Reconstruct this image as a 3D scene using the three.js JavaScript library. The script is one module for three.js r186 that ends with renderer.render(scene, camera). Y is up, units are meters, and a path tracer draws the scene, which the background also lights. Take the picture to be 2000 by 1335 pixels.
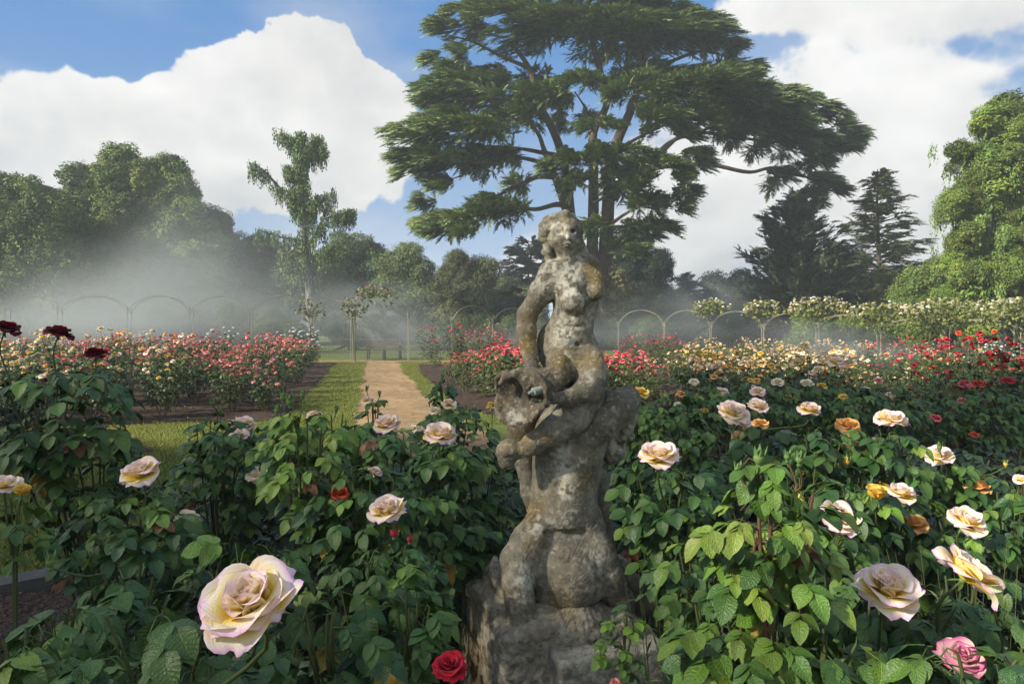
import * as THREE from 'three';
import { mergeGeometries } from 'three/addons/utils/BufferGeometryUtils.js';

// ---------------------------------------------------------------- camera, sky, sun, exposure
const PW = 2000, PH = 1335, F = 1333, HY = 635, EYE = 1.6;
const scene = new THREE.Scene();
const camera = new THREE.PerspectiveCamera(2 * Math.atan(PH / 2 / F) * 180 / Math.PI, PW / PH, 0.05, 2000);
camera.position.set(0, EYE, 0);
camera.setViewOffset(PW, PH, 0, PH / 2 - HY, PW, PH);
const renderer = new THREE.WebGLRenderer({ antialias: true });
renderer.setSize(1024, 683);
renderer.toneMapping = THREE.LinearToneMapping;
renderer.toneMappingExposure = 1.8;
renderer.shadowMap.enabled = true;
scene.fog = new THREE.FogExp2(new THREE.Color(0.80, 0.87, 0.90), 0.0016);

// direction from a photograph pixel and a depth to a point in the garden
const V = (x, y, z) => new THREE.Vector3(x, y, z);
const at = (px, py, d) => V((px - 1000) / F * d, EYE - (py - HY) / F * d, -d);
const groundAt = (px, py) => at(px, py, EYE * F / (py - HY));

// seeded random numbers and noise
function rng(seed) { let s = seed >>> 0; return () => { s = (s + 0x6d2b79f5) | 0; let t = Math.imul(s ^ (s >>> 15), 1 | s); t = (t + Math.imul(t ^ (t >>> 7), 61 | t)) ^ t; return ((t ^ (t >>> 14)) >>> 0) / 4294967296; }; }
const lerp = (a, b, t) => a + (b - a) * t, clamp = (x, a = 0, b = 1) => x < a ? a : x > b ? b : x;
const smooth = (a, b, x) => { const t = clamp((x - a) / (b - a)); return t * t * (3 - 2 * t); };
function hash3(x, y, z) { let h = Math.imul(x, 374761393) + Math.imul(y, 668265263) + Math.imul(z, 2147483647 ^ 0x5bd1e995); h = Math.imul(h ^ (h >>> 13), 1274126177); h ^= h >>> 16; return (h >>> 0) / 4294967296; }
function vnoise(x, y, z) {
  const xi = Math.floor(x), yi = Math.floor(y), zi = Math.floor(z); let u = x - xi, v = y - yi, w = z - zi;
  u = u * u * (3 - 2 * u); v = v * v * (3 - 2 * v); w = w * w * (3 - 2 * w);
  const a = lerp(hash3(xi, yi, zi), hash3(xi + 1, yi, zi), u), b = lerp(hash3(xi, yi + 1, zi), hash3(xi + 1, yi + 1, zi), u);
  const c = lerp(hash3(xi, yi, zi + 1), hash3(xi + 1, yi, zi + 1), u), d = lerp(hash3(xi, yi + 1, zi + 1), hash3(xi + 1, yi + 1, zi + 1), u);
  return lerp(lerp(a, b, v), lerp(c, d, v), w);
}
function fbm(x, y, z, n = 4) { let s = 0, a = 0.5, t = 0; for (let i = 0; i < n; i++) { s += a * vnoise(x, y, z); t += a; a *= 0.5; x = x * 2.03 + 7.1; y = y * 2.03 + 3.7; z = z * 2.03 + 1.3; } return s / t; }

// the sky: clear blue with broad white cumulus, computed by direction
const SUN = V(-0.80, 0.52, 0.36).normalize();
{
  const w = 4096, h = 2048, data = new Float32Array(w * h * 4);
  // cumulus heaps: centre (as tangents of the angles right and up), radii, weight, softness
  const T = (px, py, rx, ry, k = 1, soft = 0.35) => [(px - 1000) / F, (HY - py) / F, rx / F, ry / F, k, soft];
  const heaps = [
    T(545, 210, 165, 132, 1.3, 0.2), T(575, 140, 112, 84, 1.2, 0.16), T(690, 262, 122, 122, 1.3, 0.2), T(480, 250, 190, 130, 1.2, 0.3), T(640, 320, 190, 80, 0.9, 0.4),
    T(320, 215, 75, 50, 0.9, 0.3), T(230, 260, 200, 85, 1.1, 0.3), T(60, 235, 170, 80, 1.1, 0.35), T(410, 190, 50, 40, 0.8, 0.3), T(400, 330, 280, 70, 0.9, 0.5), T(40, 300, 160, 60, 0.8, 0.4), T(120, 370, 130, 40, 0.7, 0.5),
    T(-330, 240, 290, 140, 1, 0.5), T(-600, 330, 300, 160, 1, 0.5), T(-150, -350, 350, 130, .9, .6), T(700, -380, 300, 110, 0.9, 0.5),
    T(1720, 25, 300, 60, 0.8, 0.7), T(1530, 10, 110, 50, 0.7, 0.6), T(1960, 40, 170, 70, 0.6, 0.7), T(1740, 250, 220, 140, 1.0, 0.55), T(1560, 380, 330, 170, 1.0, 0.6), T(1850, 420, 260, 160, 1.0, 0.6),
    T(1300, 500, 240, 90, 0.7, 0.7), T(2300, 350, 300, 260, 1.0, 0.5), T(2250, -150, 300, 160, 0.9, 0.5), T(1550, -250, 260, 100, 0.9, .6),
    T(1000, 560, 420, 50, 0.3, 0.9),
  ];
  const billow = (x, y, z, n) => { let q = 0, a = 0.5, t = 0; for (let i = 0; i < n; i++) { q += a * (1 - Math.abs(2 * vnoise(x, y, z) - 1)); t += a; a *= 0.55; x = x * 2.1 + 5; y = y * 2.1 + 9; z = z * 2.1 + 2; } return q / t; };
  const K = 0.515;
  for (let j = 0; j < h; j++) {
    const el = ((j + 0.5) / h - 0.5) * Math.PI, y = Math.sin(el), ce = Math.cos(el);
    for (let i = 0; i < w; i++) {
      const o = (j * w + i) * 4, far = Math.abs((i + 0.5) / w - 0.25) > 0.17;      // finer where clouds are looked at, coarser behind
      if (far && ((i & 3) || (j & 3)) && y > 0.01) { const q = ((j & ~3) * w + (i & ~3)) * 4; if (data[q + 3] === 1) { data[o] = data[q]; data[o + 1] = data[q + 1]; data[o + 2] = data[q + 2]; data[o + 3] = 1; continue; } }
      if (y <= 0) { data[o] = 0.40; data[o + 1] = 0.43; data[o + 2] = 0.44; data[o + 3] = 1; continue; }
      const az = ((i + 0.5) / w - 0.5) * 2 * Math.PI, x = ce * Math.cos(az), z = ce * Math.sin(az);
      const up = Math.pow(y, 0.62);                              // clear air
      let r = lerp(0.54, 0.115, smooth(0, 0.66, up)), g = lerp(0.70, 0.30, smooth(0, 0.70, up)), b = lerp(0.88, 0.66, smooth(0, 0.8, up));
      const n1 = fbm(x * 2.6 + 11, y * 4.2, z * 2.6 + 5, 5), n2 = fbm(x * 8 + 3, y * 12, z * 8 + 8, 6), bl = billow(x * 9, y * 12, z * 9, 6);
      let cov = smooth(0.47, 0.60, n1 * 0.72 + n2 * 0.28);       // general cloud cover all round
      const front = smooth(0.1, 0.35, -z);
      let relief = 0;
      if (front > 0) {
        const n4 = billow(x * 24 + 3, y * 30, z * 24, 4) - 0.5, wx = (n2 - 0.5) * 0.08 + n4 * 0.018, wy = (fbm(x * 8 + 40, y * 12 + 9, z * 8, 5) - 0.5) * 0.08 - n4 * 0.03;
        const tx = x / -z + wx, ty = y / -z + wy; let c = 0, sf = 0, ws = 1e-6, hy = 0;
        for (const q of heaps) { const dx = (tx - q[0]) / q[2], dy = (ty - q[1]) / q[3], d = Math.sqrt(dx * dx + dy * dy), m = q[4] * (1 - smooth(1 - q[5], 1 + q[5], d)); sf += m * q[5]; hy += m * (dy - 0.35 * dx); ws += m; c = c + m - c * m * 0.6; }
        sf /= ws; const e = 0.03 + 0.5 * sf, dn = c + (bl - 0.52) * 2.3 * (1 - 0.5 * sf) * Math.min(1, c * 2.5) + (n2 - 0.5) * 0.9 * sf * Math.min(1, c * 2);
        cov = lerp(cov, smooth(0.42 - e * 0.7, 0.42 + e, dn), front); relief = clamp(hy / ws, -0.9, 0.9) * 0.07 * front;
      }
      const lit = 0.855 + 0.22 * (bl - 0.52) + 0.36 * (n2 - 0.5) + 0.22 * (n1 - 0.5) + 0.05 * smooth(0.05, 0.4, y) + relief;   // lit heads, greyer bellies
      const wisp = smooth(0.42, 0.75, fbm(x * 4 + 30, y * 9, z * 4 + 2, 5)) * 0.3, a = Math.max(cov * (0.90 + 0.10 * bl), wisp);
      const grey = clamp((0.93 - lit) * 2.2); r = lerp(r, lit * lerp(0.995, 0.93, grey), a); g = lerp(g, lit * lerp(0.99, 0.965, grey), a); b = lerp(b, lit * lerp(0.965, 1.02, grey), a);
      data[o] = r * K; data[o + 1] = g * K; data[o + 2] = b * K; data[o + 3] = 1;
    }
  }
  const sky = new THREE.DataTexture(data, w, h, THREE.RGBAFormat, THREE.FloatType);
  sky.mapping = THREE.EquirectangularReflectionMapping; sky.magFilter = THREE.LinearFilter; sky.minFilter = THREE.LinearFilter; sky.needsUpdate = true;
  scene.background = sky; scene.environment = sky;
}
const sun = new THREE.DirectionalLight(new THREE.Color(1, 0.94, 0.83), 5);
sun.position.copy(SUN).multiplyScalar(120); sun.castShadow = true; sun.shadow.radius = 7;
sun.shadow.mapSize.set(4096, 4096);
Object.assign(sun.shadow.camera, { left: -70, right: 70, top: 70, bottom: -70, near: 1, far: 300 });
scene.add(sun, sun.target);

// ---------------------------------------------------------------- naming
const taken = new Map();
function numbered(name) { const n = taken.get(name) ?? 0; taken.set(name, n + 1); return n ? name + '_' + String(n).padStart(3, '0') : name; }
function tag(o, label, category, group) { o.userData.label = label; if (category) o.userData.category = category; if (group) o.userData.group = group; return o; }
function thing(name, label, category, pos, group) { const o = new THREE.Group(); o.name = numbered(name); o.position.copy(pos ?? V(0, 0, 0)); scene.add(o); return tag(o, label, category, group); }
function put(name, geo, mat, parent) { const m = new THREE.Mesh(geo, mat); m.name = parent === scene ? numbered(name) : name; m.castShadow = m.receiveShadow = true; parent.add(m); return m; }
function struct(name, geo, mat, label) { const m = put(name, geo, mat, scene); m.userData.kind = 'structure'; if (label) m.userData.label = label; return m; }
function instanced(name, geo, mat, mats, parent, colors) {
  const m = new THREE.InstancedMesh(geo, mat, mats.length); m.name = parent === scene ? numbered(name) : name;
  mats.forEach((x, i) => m.setMatrixAt(i, x)); if (colors) colors.forEach((c, i) => m.setColorAt(i, c));
  m.castShadow = m.receiveShadow = true; parent.add(m); return m;
}

// ---------------------------------------------------------------- geometry builder
const ORD = ['first', 'second', 'third', 'fourth', 'fifth', 'sixth', 'seventh', 'eighth', 'ninth', 'tenth', 'eleventh', 'twelfth', 'thirteenth', 'fourteenth', 'fifteenth', 'sixteenth', 'seventeenth', 'eighteenth', 'nineteenth', 'twentieth'], ordinal = (n) => n < 20 ? ORD[n] : n < 29 ? 'twenty-' + ORD[n - 20] : n === 29 ? 'thirtieth' : n < 39 ? 'thirty-' + ORD[n - 30] : n === 39 ? 'fortieth' : 'forty-' + ORD[n - 40];
class MB {
  constructor() { this.p = []; this.n = []; this.c = []; this.u = []; this.i = []; }
  get count() { return this.p.length / 3; }
  v(x, y, z, nx, ny, nz, c, u = 0, w = 0) { this.p.push(x, y, z); this.n.push(nx, ny, nz); if (c) this.c.push(c[0], c[1], c[2]); else this.c.push(1, 1, 1); this.u.push(u, w); return this.p.length / 3 - 1; }
  // a tube through points with a radius at each
  tube(pts, rad, sides = 6, col, cap = false) {
    const n = pts.length; let px = V(1, 0, 0), first = -1, len = 0; const T = V(0, 0, 0), N = V(0, 0, 0), B = V(0, 0, 0);
    for (let k = 0; k < n; k++) {
      T.subVectors(pts[Math.min(k + 1, n - 1)], pts[Math.max(k - 1, 0)]).normalize();
      if (k) len += pts[k].distanceTo(pts[k - 1]);
      N.copy(px).addScaledVector(T, -px.dot(T)); if (N.lengthSq() < 1e-4) N.set(0, 0, 1).addScaledVector(T, -T.z); N.normalize(); px.copy(N); B.crossVectors(T, N);
      const r = typeof rad === 'function' ? rad(k / (n - 1)) : Array.isArray(rad) ? rad[k] : rad;
      for (let s = 0; s <= sides; s++) { const a = s / sides * Math.PI * 2, ca = Math.cos(a), sa = Math.sin(a), x = N.x * ca + B.x * sa, y = N.y * ca + B.y * sa, z = N.z * ca + B.z * sa;
        const q = this.v(pts[k].x + x * r, pts[k].y + y * r, pts[k].z + z * r, x, y, z, col, s / sides * r * 6.28, len); if (first < 0) first = q; }
    }
    const m = sides + 1;
    for (let k = 0; k < n - 1; k++) for (let s = 0; s < sides; s++) { const a = first + k * m + s; this.i.push(a, a + 1, a + m, a + 1, a + m + 1, a + m); }
    if (cap) for (const k of [0, n - 1]) { const d = V(0, 0, 0).subVectors(pts[k], pts[k ? n - 2 : 1]).normalize(), ce = this.v(pts[k].x, pts[k].y, pts[k].z, d.x, d.y, d.z, col); for (let s = 0; s < sides; s++) { const a = first + k * m + s; k ? this.i.push(ce, a, a + 1) : this.i.push(ce, a + 1, a); } }
    return this;
  }
  // add another geometry, transformed and tinted
  add(g, m, col) {
    const P = g.attributes.position, N = g.attributes.normal, C = g.attributes.color, U = g.attributes.uv, b = this.count, v = V(0, 0, 0), nm = new THREE.Matrix3().getNormalMatrix(m);
    for (let k = 0; k < P.count; k++) {
      v.fromBufferAttribute(P, k).applyMatrix4(m); this.p.push(v.x, v.y, v.z);
      v.fromBufferAttribute(N, k).applyMatrix3(nm).normalize(); this.n.push(v.x, v.y, v.z);
      const r = C ? C.getX(k) : 1, gg = C ? C.getY(k) : 1, bb = C ? C.getZ(k) : 1; col ? this.c.push(r * col[0], gg * col[1], bb * col[2]) : this.c.push(r, gg, bb);
      U ? this.u.push(U.getX(k), U.getY(k)) : this.u.push(0, 0);
    }
    if (g.index) for (let k = 0; k < g.index.count; k++) this.i.push(g.index.getX(k) + b); else for (let k = 0; k < P.count; k++) this.i.push(k + b);
    return this;
  }
  build(uv = true) {
    const g = new THREE.BufferGeometry();
    g.setAttribute('position', new THREE.Float32BufferAttribute(this.p, 3)); g.setAttribute('normal', new THREE.Float32BufferAttribute(this.n, 3));
    g.setAttribute('color', new THREE.Float32BufferAttribute(this.c, 3)); if (uv) g.setAttribute('uv', new THREE.Float32BufferAttribute(this.u, 2));
    const I = this.i, P = this.p, N = this.n;                    // wind every face the way its normals point
    for (let k = 0; k < I.length; k += 3) { const a = I[k] * 3, b = I[k + 1] * 3, c = I[k + 2] * 3, ux = P[b] - P[a], uy = P[b + 1] - P[a + 1], uz = P[b + 2] - P[a + 2], vx = P[c] - P[a], vy = P[c + 1] - P[a + 1], vz = P[c + 2] - P[a + 2];
      if ((uy * vz - uz * vy) * (N[a] + N[b] + N[c]) + (uz * vx - ux * vz) * (N[a + 1] + N[b + 1] + N[c + 1]) + (ux * vy - uy * vx) * (N[a + 2] + N[b + 2] + N[c + 2]) < 0) { const t = I[k + 1]; I[k + 1] = I[k + 2]; I[k + 2] = t; } }
    g.setIndex(I); return g;
  }
}
const M4 = (pos, q, s) => new THREE.Matrix4().compose(pos, q, typeof s === 'number' ? V(s, s, s) : s);
const Q = (x, y, z) => new THREE.Quaternion().setFromEuler(new THREE.Euler(x, y, z, 'YXZ'));
// turn +y to d, with +z as near as possible to up
function aim(d, up) { const y = d.clone().normalize(), x = V(0, 0, 0).crossVectors(y, up); if (x.lengthSq() < 1e-5) x.set(1, 0, 0); x.normalize(); const z = V(0, 0, 0).crossVectors(x, y); return new THREE.Quaternion().setFromRotationMatrix(new THREE.Matrix4().makeBasis(x, y, z)); }
function curve(pts, n) { const c = new THREE.CatmullRomCurve3(pts); return Array.from({ length: n + 1 }, (_, i) => c.getPoint(i / n)); }
function noiseTexture(size, fn, srgb) {
  const d = new Uint8Array(size * size * 4);
  for (let y = 0; y < size; y++) for (let x = 0; x < size; x++) { const c = fn(x / size, y / size), o = (y * size + x) * 4; d[o] = clamp(c[0]) * 255; d[o + 1] = clamp(c[1]) * 255; d[o + 2] = clamp(c[2]) * 255; d[o + 3] = 255; }
  const t = new THREE.DataTexture(d, size, size, THREE.RGBAFormat); t.magFilter = THREE.LinearFilter; t.wrapS = t.wrapT = THREE.RepeatWrapping; if (srgb) t.colorSpace = THREE.SRGBColorSpace; t.needsUpdate = true; return t;
}
// noise that tiles: blended over the seam
function tile(fn) { return (u, v) => { const k = (t) => smooth(0.8, 1, t), a = k(u), b = k(v); return lerp(lerp(fn(u, v), fn(u - 1, v), a), lerp(fn(u, v - 1), fn(u - 1, v - 1), a), b); }; }
const std = (o) => new THREE.MeshStandardMaterial({ roughness: 0.85, side: THREE.DoubleSide, vertexColors: true, ...o });
// ---------------------------------------------------------------- ground, path, beds
const grain = noiseTexture(512, (() => { const f = tile((u, v) => fbm(u * 60, v * 60, 2, 4)); return (u, v) => { const n = f(u, v); return [n, n, n]; }; })());
function sheet(poly, y, step, fn, colour) {                     // a polygon of ground filled with a fine grid: fn gives the height, colour the base colour
  const xs = poly.map((p) => p[0]), zs = poly.map((p) => p[1]), x0 = Math.min(...xs), x1 = Math.max(...xs), z0 = Math.min(...zs), z1 = Math.max(...zs);
  const inside = (x, z) => { let c = false; for (let i = 0, j = poly.length - 1; i < poly.length; j = i++) { const [a, b] = poly[i], [d, e] = poly[j]; if ((b > z) !== (e > z) && x < (d - a) * (z - b) / (e - b) + a) c = !c; } return c; };
  const nx = Math.ceil((x1 - x0) / step), nz = Math.ceil((z1 - z0) / step), id = new Int32Array((nx + 1) * (nz + 1)).fill(-1), m = new MB();
  for (let k = 0; k <= nz; k++) for (let i = 0; i <= nx; i++) { const x = x0 + i * step, z = z0 + k * step; id[k * (nx + 1) + i] = m.v(x, y + fn(x, z), z, 0, 1, 0, colour(x, z), x, z); }
  for (let k = 0; k < nz; k++) for (let i = 0; i < nx; i++) { if (!inside(x0 + (i + 0.5) * step, z0 + (k + 0.5) * step)) continue; const a = id[k * (nx + 1) + i], b = a + 1, c = a + nx + 1, d = c + 1; m.i.push(a, c, b, b, c, d); }
  const g = m.build(); g.computeVertexNormals(); return g;
}
const rep = (t, k) => { const c = t.clone(); c.repeat.set(k, k); c.needsUpdate = true; return c; };
const lawnTex = noiseTexture(1024, (() => { const a = tile((u, v) => fbm(u * 14, v * 14, 3, 4)), b = tile((u, v) => fbm(u * 160, v * 160, 9, 3)); return (u, v) => { const n = a(u, v), k = b(u, v), s = 0.62 + 0.75 * (k - 0.5) + 0.3 * (n - 0.5); return [s * (0.92 + 0.35 * (n - 0.5)), s, s * 0.72]; }; })());
const lawnMat = new THREE.MeshStandardMaterial({ color: new THREE.Color(0.19, 0.22, 0.036), roughness: 0.95, map: rep(lawnTex, 0.4), bumpMap: rep(grain, 1.2), bumpScale: 0.03 });
{
  const g = new THREE.PlaneGeometry(900, 900, 2, 2).rotateX(-Math.PI / 2), u = g.attributes.uv; for (let i = 0; i < u.count; i++) u.setXY(i, u.getX(i) * 900, u.getY(i) * 900);
  struct('lawn', g, lawnMat, 'short green lawn under the whole garden');
}
const P2 = (px, py) => { const p = groundAt(px, py); return [p.x, p.z]; };
// gravel path to the arch
const pathPoly = [];
{
  const L = [[-1.9, -8.2], [-2.9, -12.9], [-3.75, -17], [-5.1, -23.5], [-6.35, -29.6]], R = [[0.2, -8.2], [-1.42, -13.2], [-2.3, -17], [-3.75, -23.5], [-4.95, -29.6]];
  const wob = (q, s) => { const out = []; for (let i = 0; i < q.length - 1; i++) for (let k = 0; k < 8; k++) { const t = k / 8, z = lerp(q[i][1], q[i + 1][1], t); out.push([lerp(q[i][0], q[i + 1][0], t) + (fbm(z * 1.7, s, 0, 3) - 0.5) * 0.34, z]); } out.push(q[q.length - 1]); return out; };
  pathPoly.push(...wob(L, 3), [-9.5, -29.4], [-9.5, -31.2], [-1.5, -31.2], [-1.5, -29.7], ...wob(R, 8).reverse());
  const tex = noiseTexture(1024, (() => { const a = tile((u, v) => fbm(u * 12, v * 12, 5, 4)), b = tile((u, v) => fbm(u * 150, v * 150, 1, 2)); return (u, v) => { const n = a(u, v), k = b(u, v), s = 0.62 + 0.9 * (k - 0.5) + 0.4 * (n - 0.5); return [s, s * 0.93, s * 0.8]; }; })());
  const m = new THREE.MeshStandardMaterial({ color: new THREE.Color(0.62, 0.43, 0.235), roughness: 0.97, map: rep(tex, 0.5), bumpMap: rep(grain, 1.5), bumpScale: 0.05, vertexColors: true });
  struct('path', sheet(pathPoly, 0.012, 0.12, (x, z) => (fbm(x * 5, z * 5, 2, 3) - 0.5) * 0.012, (x, z) => { const n = fbm(x * 0.9, z * 0.9, 4, 3), s = 0.72 + 0.56 * n; return [s, s, s]; }), m, 'pale brown gravel path running to the arch and the bench');
}
// soil of the rose beds
const soilTex = noiseTexture(1024, (() => { const a = tile((u, v) => fbm(u * 18, v * 18, 15, 4)), b = tile((u, v) => fbm(u * 110, v * 110, 31, 3)); return (u, v) => { const n = a(u, v), k = b(u, v), s = 0.5 + 1.5 * (k - 0.5) + 0.5 * (n - 0.5); return [s, s * 0.9, s * 0.8]; }; })());
const soilMat = new THREE.MeshStandardMaterial({ color: new THREE.Color(0.14, 0.082, 0.042), roughness: 0.98, map: rep(soilTex, 0.6), bumpMap: rep(grain, 1.1), bumpScale: 0.09, vertexColors: true });
const lump = (x, z) => 0.03 + (fbm(x * 3.1, z * 3.1, 6, 4) - 0.5) * 0.08 + (fbm(x * 14, z * 14, 1, 2) - 0.5) * 0.03;
const soilTone = (x, z) => { const s = 0.6 + 0.8 * fbm(x * 1.3, z * 1.3, 8, 4); return [s, s, s]; };
const beds = {
  left: [[-3.75, -11.3], [-4.6, -15], [-5.6, -20], [-6.9, -26], [-7.3, -28.6], [-30, -28.8], [-30, -12.5], [-12, -10.4], [-7.2, -10.4], [-5.6, -11.2]],
  dark: [[-4.5, -8.6], [-5.4, -9.6], [-9, -9.7], [-14, -9.2], [-14, -7.4], [-6.5, -6.9], [-5.2, -7.6]],
  coral: [[-0.95, -12.9], [-1.9, -17.5], [-3.1, -23], [-3.75, -27.6], [3.2, -28.4], [3.2, -13], [1.6, -11.4], [0.4, -11.2]],
  apricot: [[1.45, -8.2], [3.0, -7.5], [4.2, -8.6], [4.6, -9.9], [5.2, -10.8], [7.5, -12.2], [18, -15], [26, -28], [6, -36], [3.9, -28.6], [3.5, -13]],
  red: [[4.75, -9.1], [4.6, -7.7], [5.3, -6.9], [9.5, -6.6], [20, -7.4], [20, -13.4], [9, -12.2], [6.6, -11.3], [5.3, -10.3]],
  front: [[-2.15, -4.75], [-1.6, -5.6], [0.9, -5.9], [3.9, -5.6], [5.6, -4.9], [6.5, -2], [5, 1.2], [-5, 1.2], [-4.6, -2.6], [-2.8, -4.0]],
};
for (const [k, p] of Object.entries(beds)) struct('soil', sheet(p, 0.004, k === 'front' ? 0.035 : 0.16, lump, soilTone), soilMat, 'dark brown soil of a rose bed');
// grass strip behind the gate, in the sun: the lawn itself. Stone edging at the left front
{
  const t = thing('stone_edging', 'worn grey stone edging slab between lawn and front soil at far left', 'edging', V(-2.95, 0, -4.15));
  const mat = new THREE.MeshStandardMaterial({ color: new THREE.Color(0.20, 0.18, 0.15), roughness: 0.95, bumpMap: rep(grain, 1.2), bumpScale: 0.03 });
  [[-1.0, 0.78], [-0.12, 0.92], [0.72, 0.7]].forEach(([x, l], i) => { const g = new THREE.BoxGeometry(l, 0.09, 0.17, 10, 2, 3); const p = g.attributes.position; for (let k = 0; k < p.count; k++) { const n = fbm(p.getX(k) * 9 + i * 7, p.getY(k) * 9, p.getZ(k) * 9, 3) - 0.5; p.setXYZ(k, p.getX(k) + n * 0.015, p.getY(k) + n * 0.016, p.getZ(k) + n * 0.024); } g.computeVertexNormals(); const s = put('stone', g, mat, t); s.position.set(x, 0.035, i * 0.012); s.rotation.set(0.02 * i, 0.03 * (i - 1), 0.02); });
  t.rotation.y = 0.62;
}
// blades of grass where the lawn is seen close enough
{
  const r = rng(5), b = new MB();
  for (let k = 0; k < 9; k++) { const a = r() * 6.28, l = 0.025 + r() * 0.022, x = (r() - 0.5) * 0.07, z = (r() - 0.5) * 0.07, w = 0.0024, dx = Math.cos(a) * l * 0.7, dz = Math.sin(a) * l * 0.7, s = 0.75 + 0.5 * r(), c = [s, s, s]; const i0 = b.v(x - w, 0, z, 0, 1, 0, c), i1 = b.v(x + w, 0, z + w, 0, 1, 0, c), i2 = b.v(x + dx, l, z + dz, 0, 1, 0, c); b.i.push(i0, i1, i2); }
  const g = b.build(), mats = [], cols = [];
  const spots = [[[-9, -4.2], [-1.2, -10.6], 30000], [[-8.2, -10.5], [-2.4, -31], 16000], [[-4.2, -11], [0.6, -29], 9000], [[1.2, -6.6], [7.5, -11.5], 9000]];
  const inPoly = (poly, x, z) => { let c = false; for (let i = 0, j = poly.length - 1; i < poly.length; j = i++) { const [a, bb] = poly[i], [d, e] = poly[j]; if ((bb > z) !== (e > z) && x < (d - a) * (z - bb) / (e - bb) + a) c = !c; } return c; };
  for (const [[xa, za], [xb, zb], n] of spots) for (let k = 0; k < n; k++) {
    const x = lerp(xa, xb, r()), z = lerp(za, zb, Math.pow(r(), 1.3)), far = -z; if (Object.values(beds).some((p) => inPoly(p, x, z)) || (inPoly(pathPoly, x, z) && r() > 0.02)) continue;
    if (Math.abs(x) > -z * 0.78) continue;
    const s = (0.8 + 0.5 * r()) * (1 + far * 0.012); mats.push(M4(V(x, 0, z), Q(0, r() * 6.28, 0), V(s * 1.2, s, s * 1.2))); const n2 = fbm(x * 0.8, z * 0.8, 3, 3), t = 0.75 + 0.5 * r(); cols.push(new THREE.Color((0.17 + 0.07 * n2) * t, 0.225 * t, 0.035 * t));
  }
  const m = instanced('grass', g, std({ roughness: 0.9 }), mats, scene, cols); m.userData.kind = 'stuff'; m.userData.label = 'short blades of grass on the lawn';
}
// ---------------------------------------------------------------- trees
const barkTex = noiseTexture(512, (() => { const f = tile((u, v) => fbm(u * 26, v * 7, 2, 4)); return (u, v) => { const n = 0.45 + 1.1 * (f(u, v) - 0.5) + 0.1; return [n, n, n]; }; })());
const bark = (r, g, b) => new THREE.MeshStandardMaterial({ color: new THREE.Color(r, g, b), roughness: 0.95, map: rep(barkTex, 0.9), bumpMap: rep(barkTex, 0.9), bumpScale: 0.06, vertexColors: true });
const leafMat = std({ roughness: 0.75 });
// a leafy puff of radius 1: sub-puffs on a ball, each carrying leaves
function puff(seed, subs, per, leaf, flat = 1, spread = 0.4) {
  const r = rng(seed), m = new MB(), d = V(0, 0, 0), n = V(0, 0, 0), t = V(0, 0, 0), b = V(0, 0, 0), c = V(0, 0, 0);
  const ball = (o) => { do o.set(r() * 2 - 1, r() * 2 - 1, r() * 2 - 1); while (o.lengthSq() > 1 || o.lengthSq() < 0.01); return o.normalize(); };
  for (let s = 0; s < subs; s++) {
    ball(d); c.copy(d).multiplyScalar(0.45 + 0.3 * r()); c.y *= flat; const R = spread * (0.65 + 0.7 * r()), tone = 0.8 + 0.4 * r(), yel = r();
    for (let k = 0; k < per; k++) {
      ball(n); if (n.dot(d) < -0.3) n.negate(); const q = R * (0.55 + 0.5 * r()), x = c.x + n.x * q, y = c.y + n.y * q * 0.8, z = c.z + n.z * q;
      n.addScaledVector(V(0, 1, 0), 0.35); n.x += (r() - 0.5) * 1.5; n.y += (r() - 0.5) * 1.5; n.z += (r() - 0.5) * 1.5; n.normalize();
      t.set(r() - 0.5, r() - 0.7, r() - 0.5).cross(n).normalize(); b.crossVectors(n, t); const l = leaf * (0.6 + 0.8 * r()), w = l * 0.55, j = tone * (0.8 + 0.4 * r()), col = [j * (0.9 + 0.3 * yel), j, j * (0.9 - 0.3 * yel)];
      const k0 = m.v(x - t.x * l, y - t.y * l, z - t.z * l, n.x, n.y, n.z, col), k1 = m.v(x + b.x * w + n.x * w * 0.3, y + b.y * w + n.y * w * 0.3, z + b.z * w + n.z * w * 0.3, n.x, n.y, n.z, col), k2 = m.v(x + t.x * l, y + t.y * l, z + t.z * l, n.x, n.y, n.z, col), k3 = m.v(x - b.x * w, y - b.y * w, z - b.z * w, n.x, n.y, n.z, col);
      m.i.push(k0, k1, k2, k0, k2, k3);
    }
  }
  return m.build(false);
}
const PUFF = [0, 1, 2, 3].map((k) => puff(100 + k, 34, 60, 0.075));
const PUFFS = [0, 1, 2].map((k) => puff(200 + k, 20, 45, 0.11, 0.8));
const PUFFF = [0, 1, 2].map((k) => puff(300 + k, 60, 55, 0.05));
const PUFFM = [...PUFF, ...PUFFF];
function crownOf(t, lobes, set, colour, seed, jitter = 0.38) {     // lobes: [centre, radius]
  const r = rng(seed), lists = set.map(() => [[], []]);
  for (const [c, rad] of lobes) { const k = Math.floor(r() * set.length), s = rad * (0.9 + 0.25 * r()), tone = 1 + (r() - 0.5) * 2 * jitter; lists[k][0].push(M4(c.clone().sub(t.position), Q(r() * 0.6, r() * 6.28, r() * 0.6), V(s * (0.9 + 0.3 * r()), s * (0.75 + 0.25 * r()), s))); lists[k][1].push(new THREE.Color(colour[0] * tone * (0.9 + 0.25 * r()), colour[1] * tone, colour[2] * tone * (0.85 + 0.3 * r()))); }
  lists.forEach(([m, c], k) => { if (m.length) { const o = instanced('crown', set[k], leafMat, m, t, c); o.userData.kind = 'stuff'; } });
}
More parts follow.
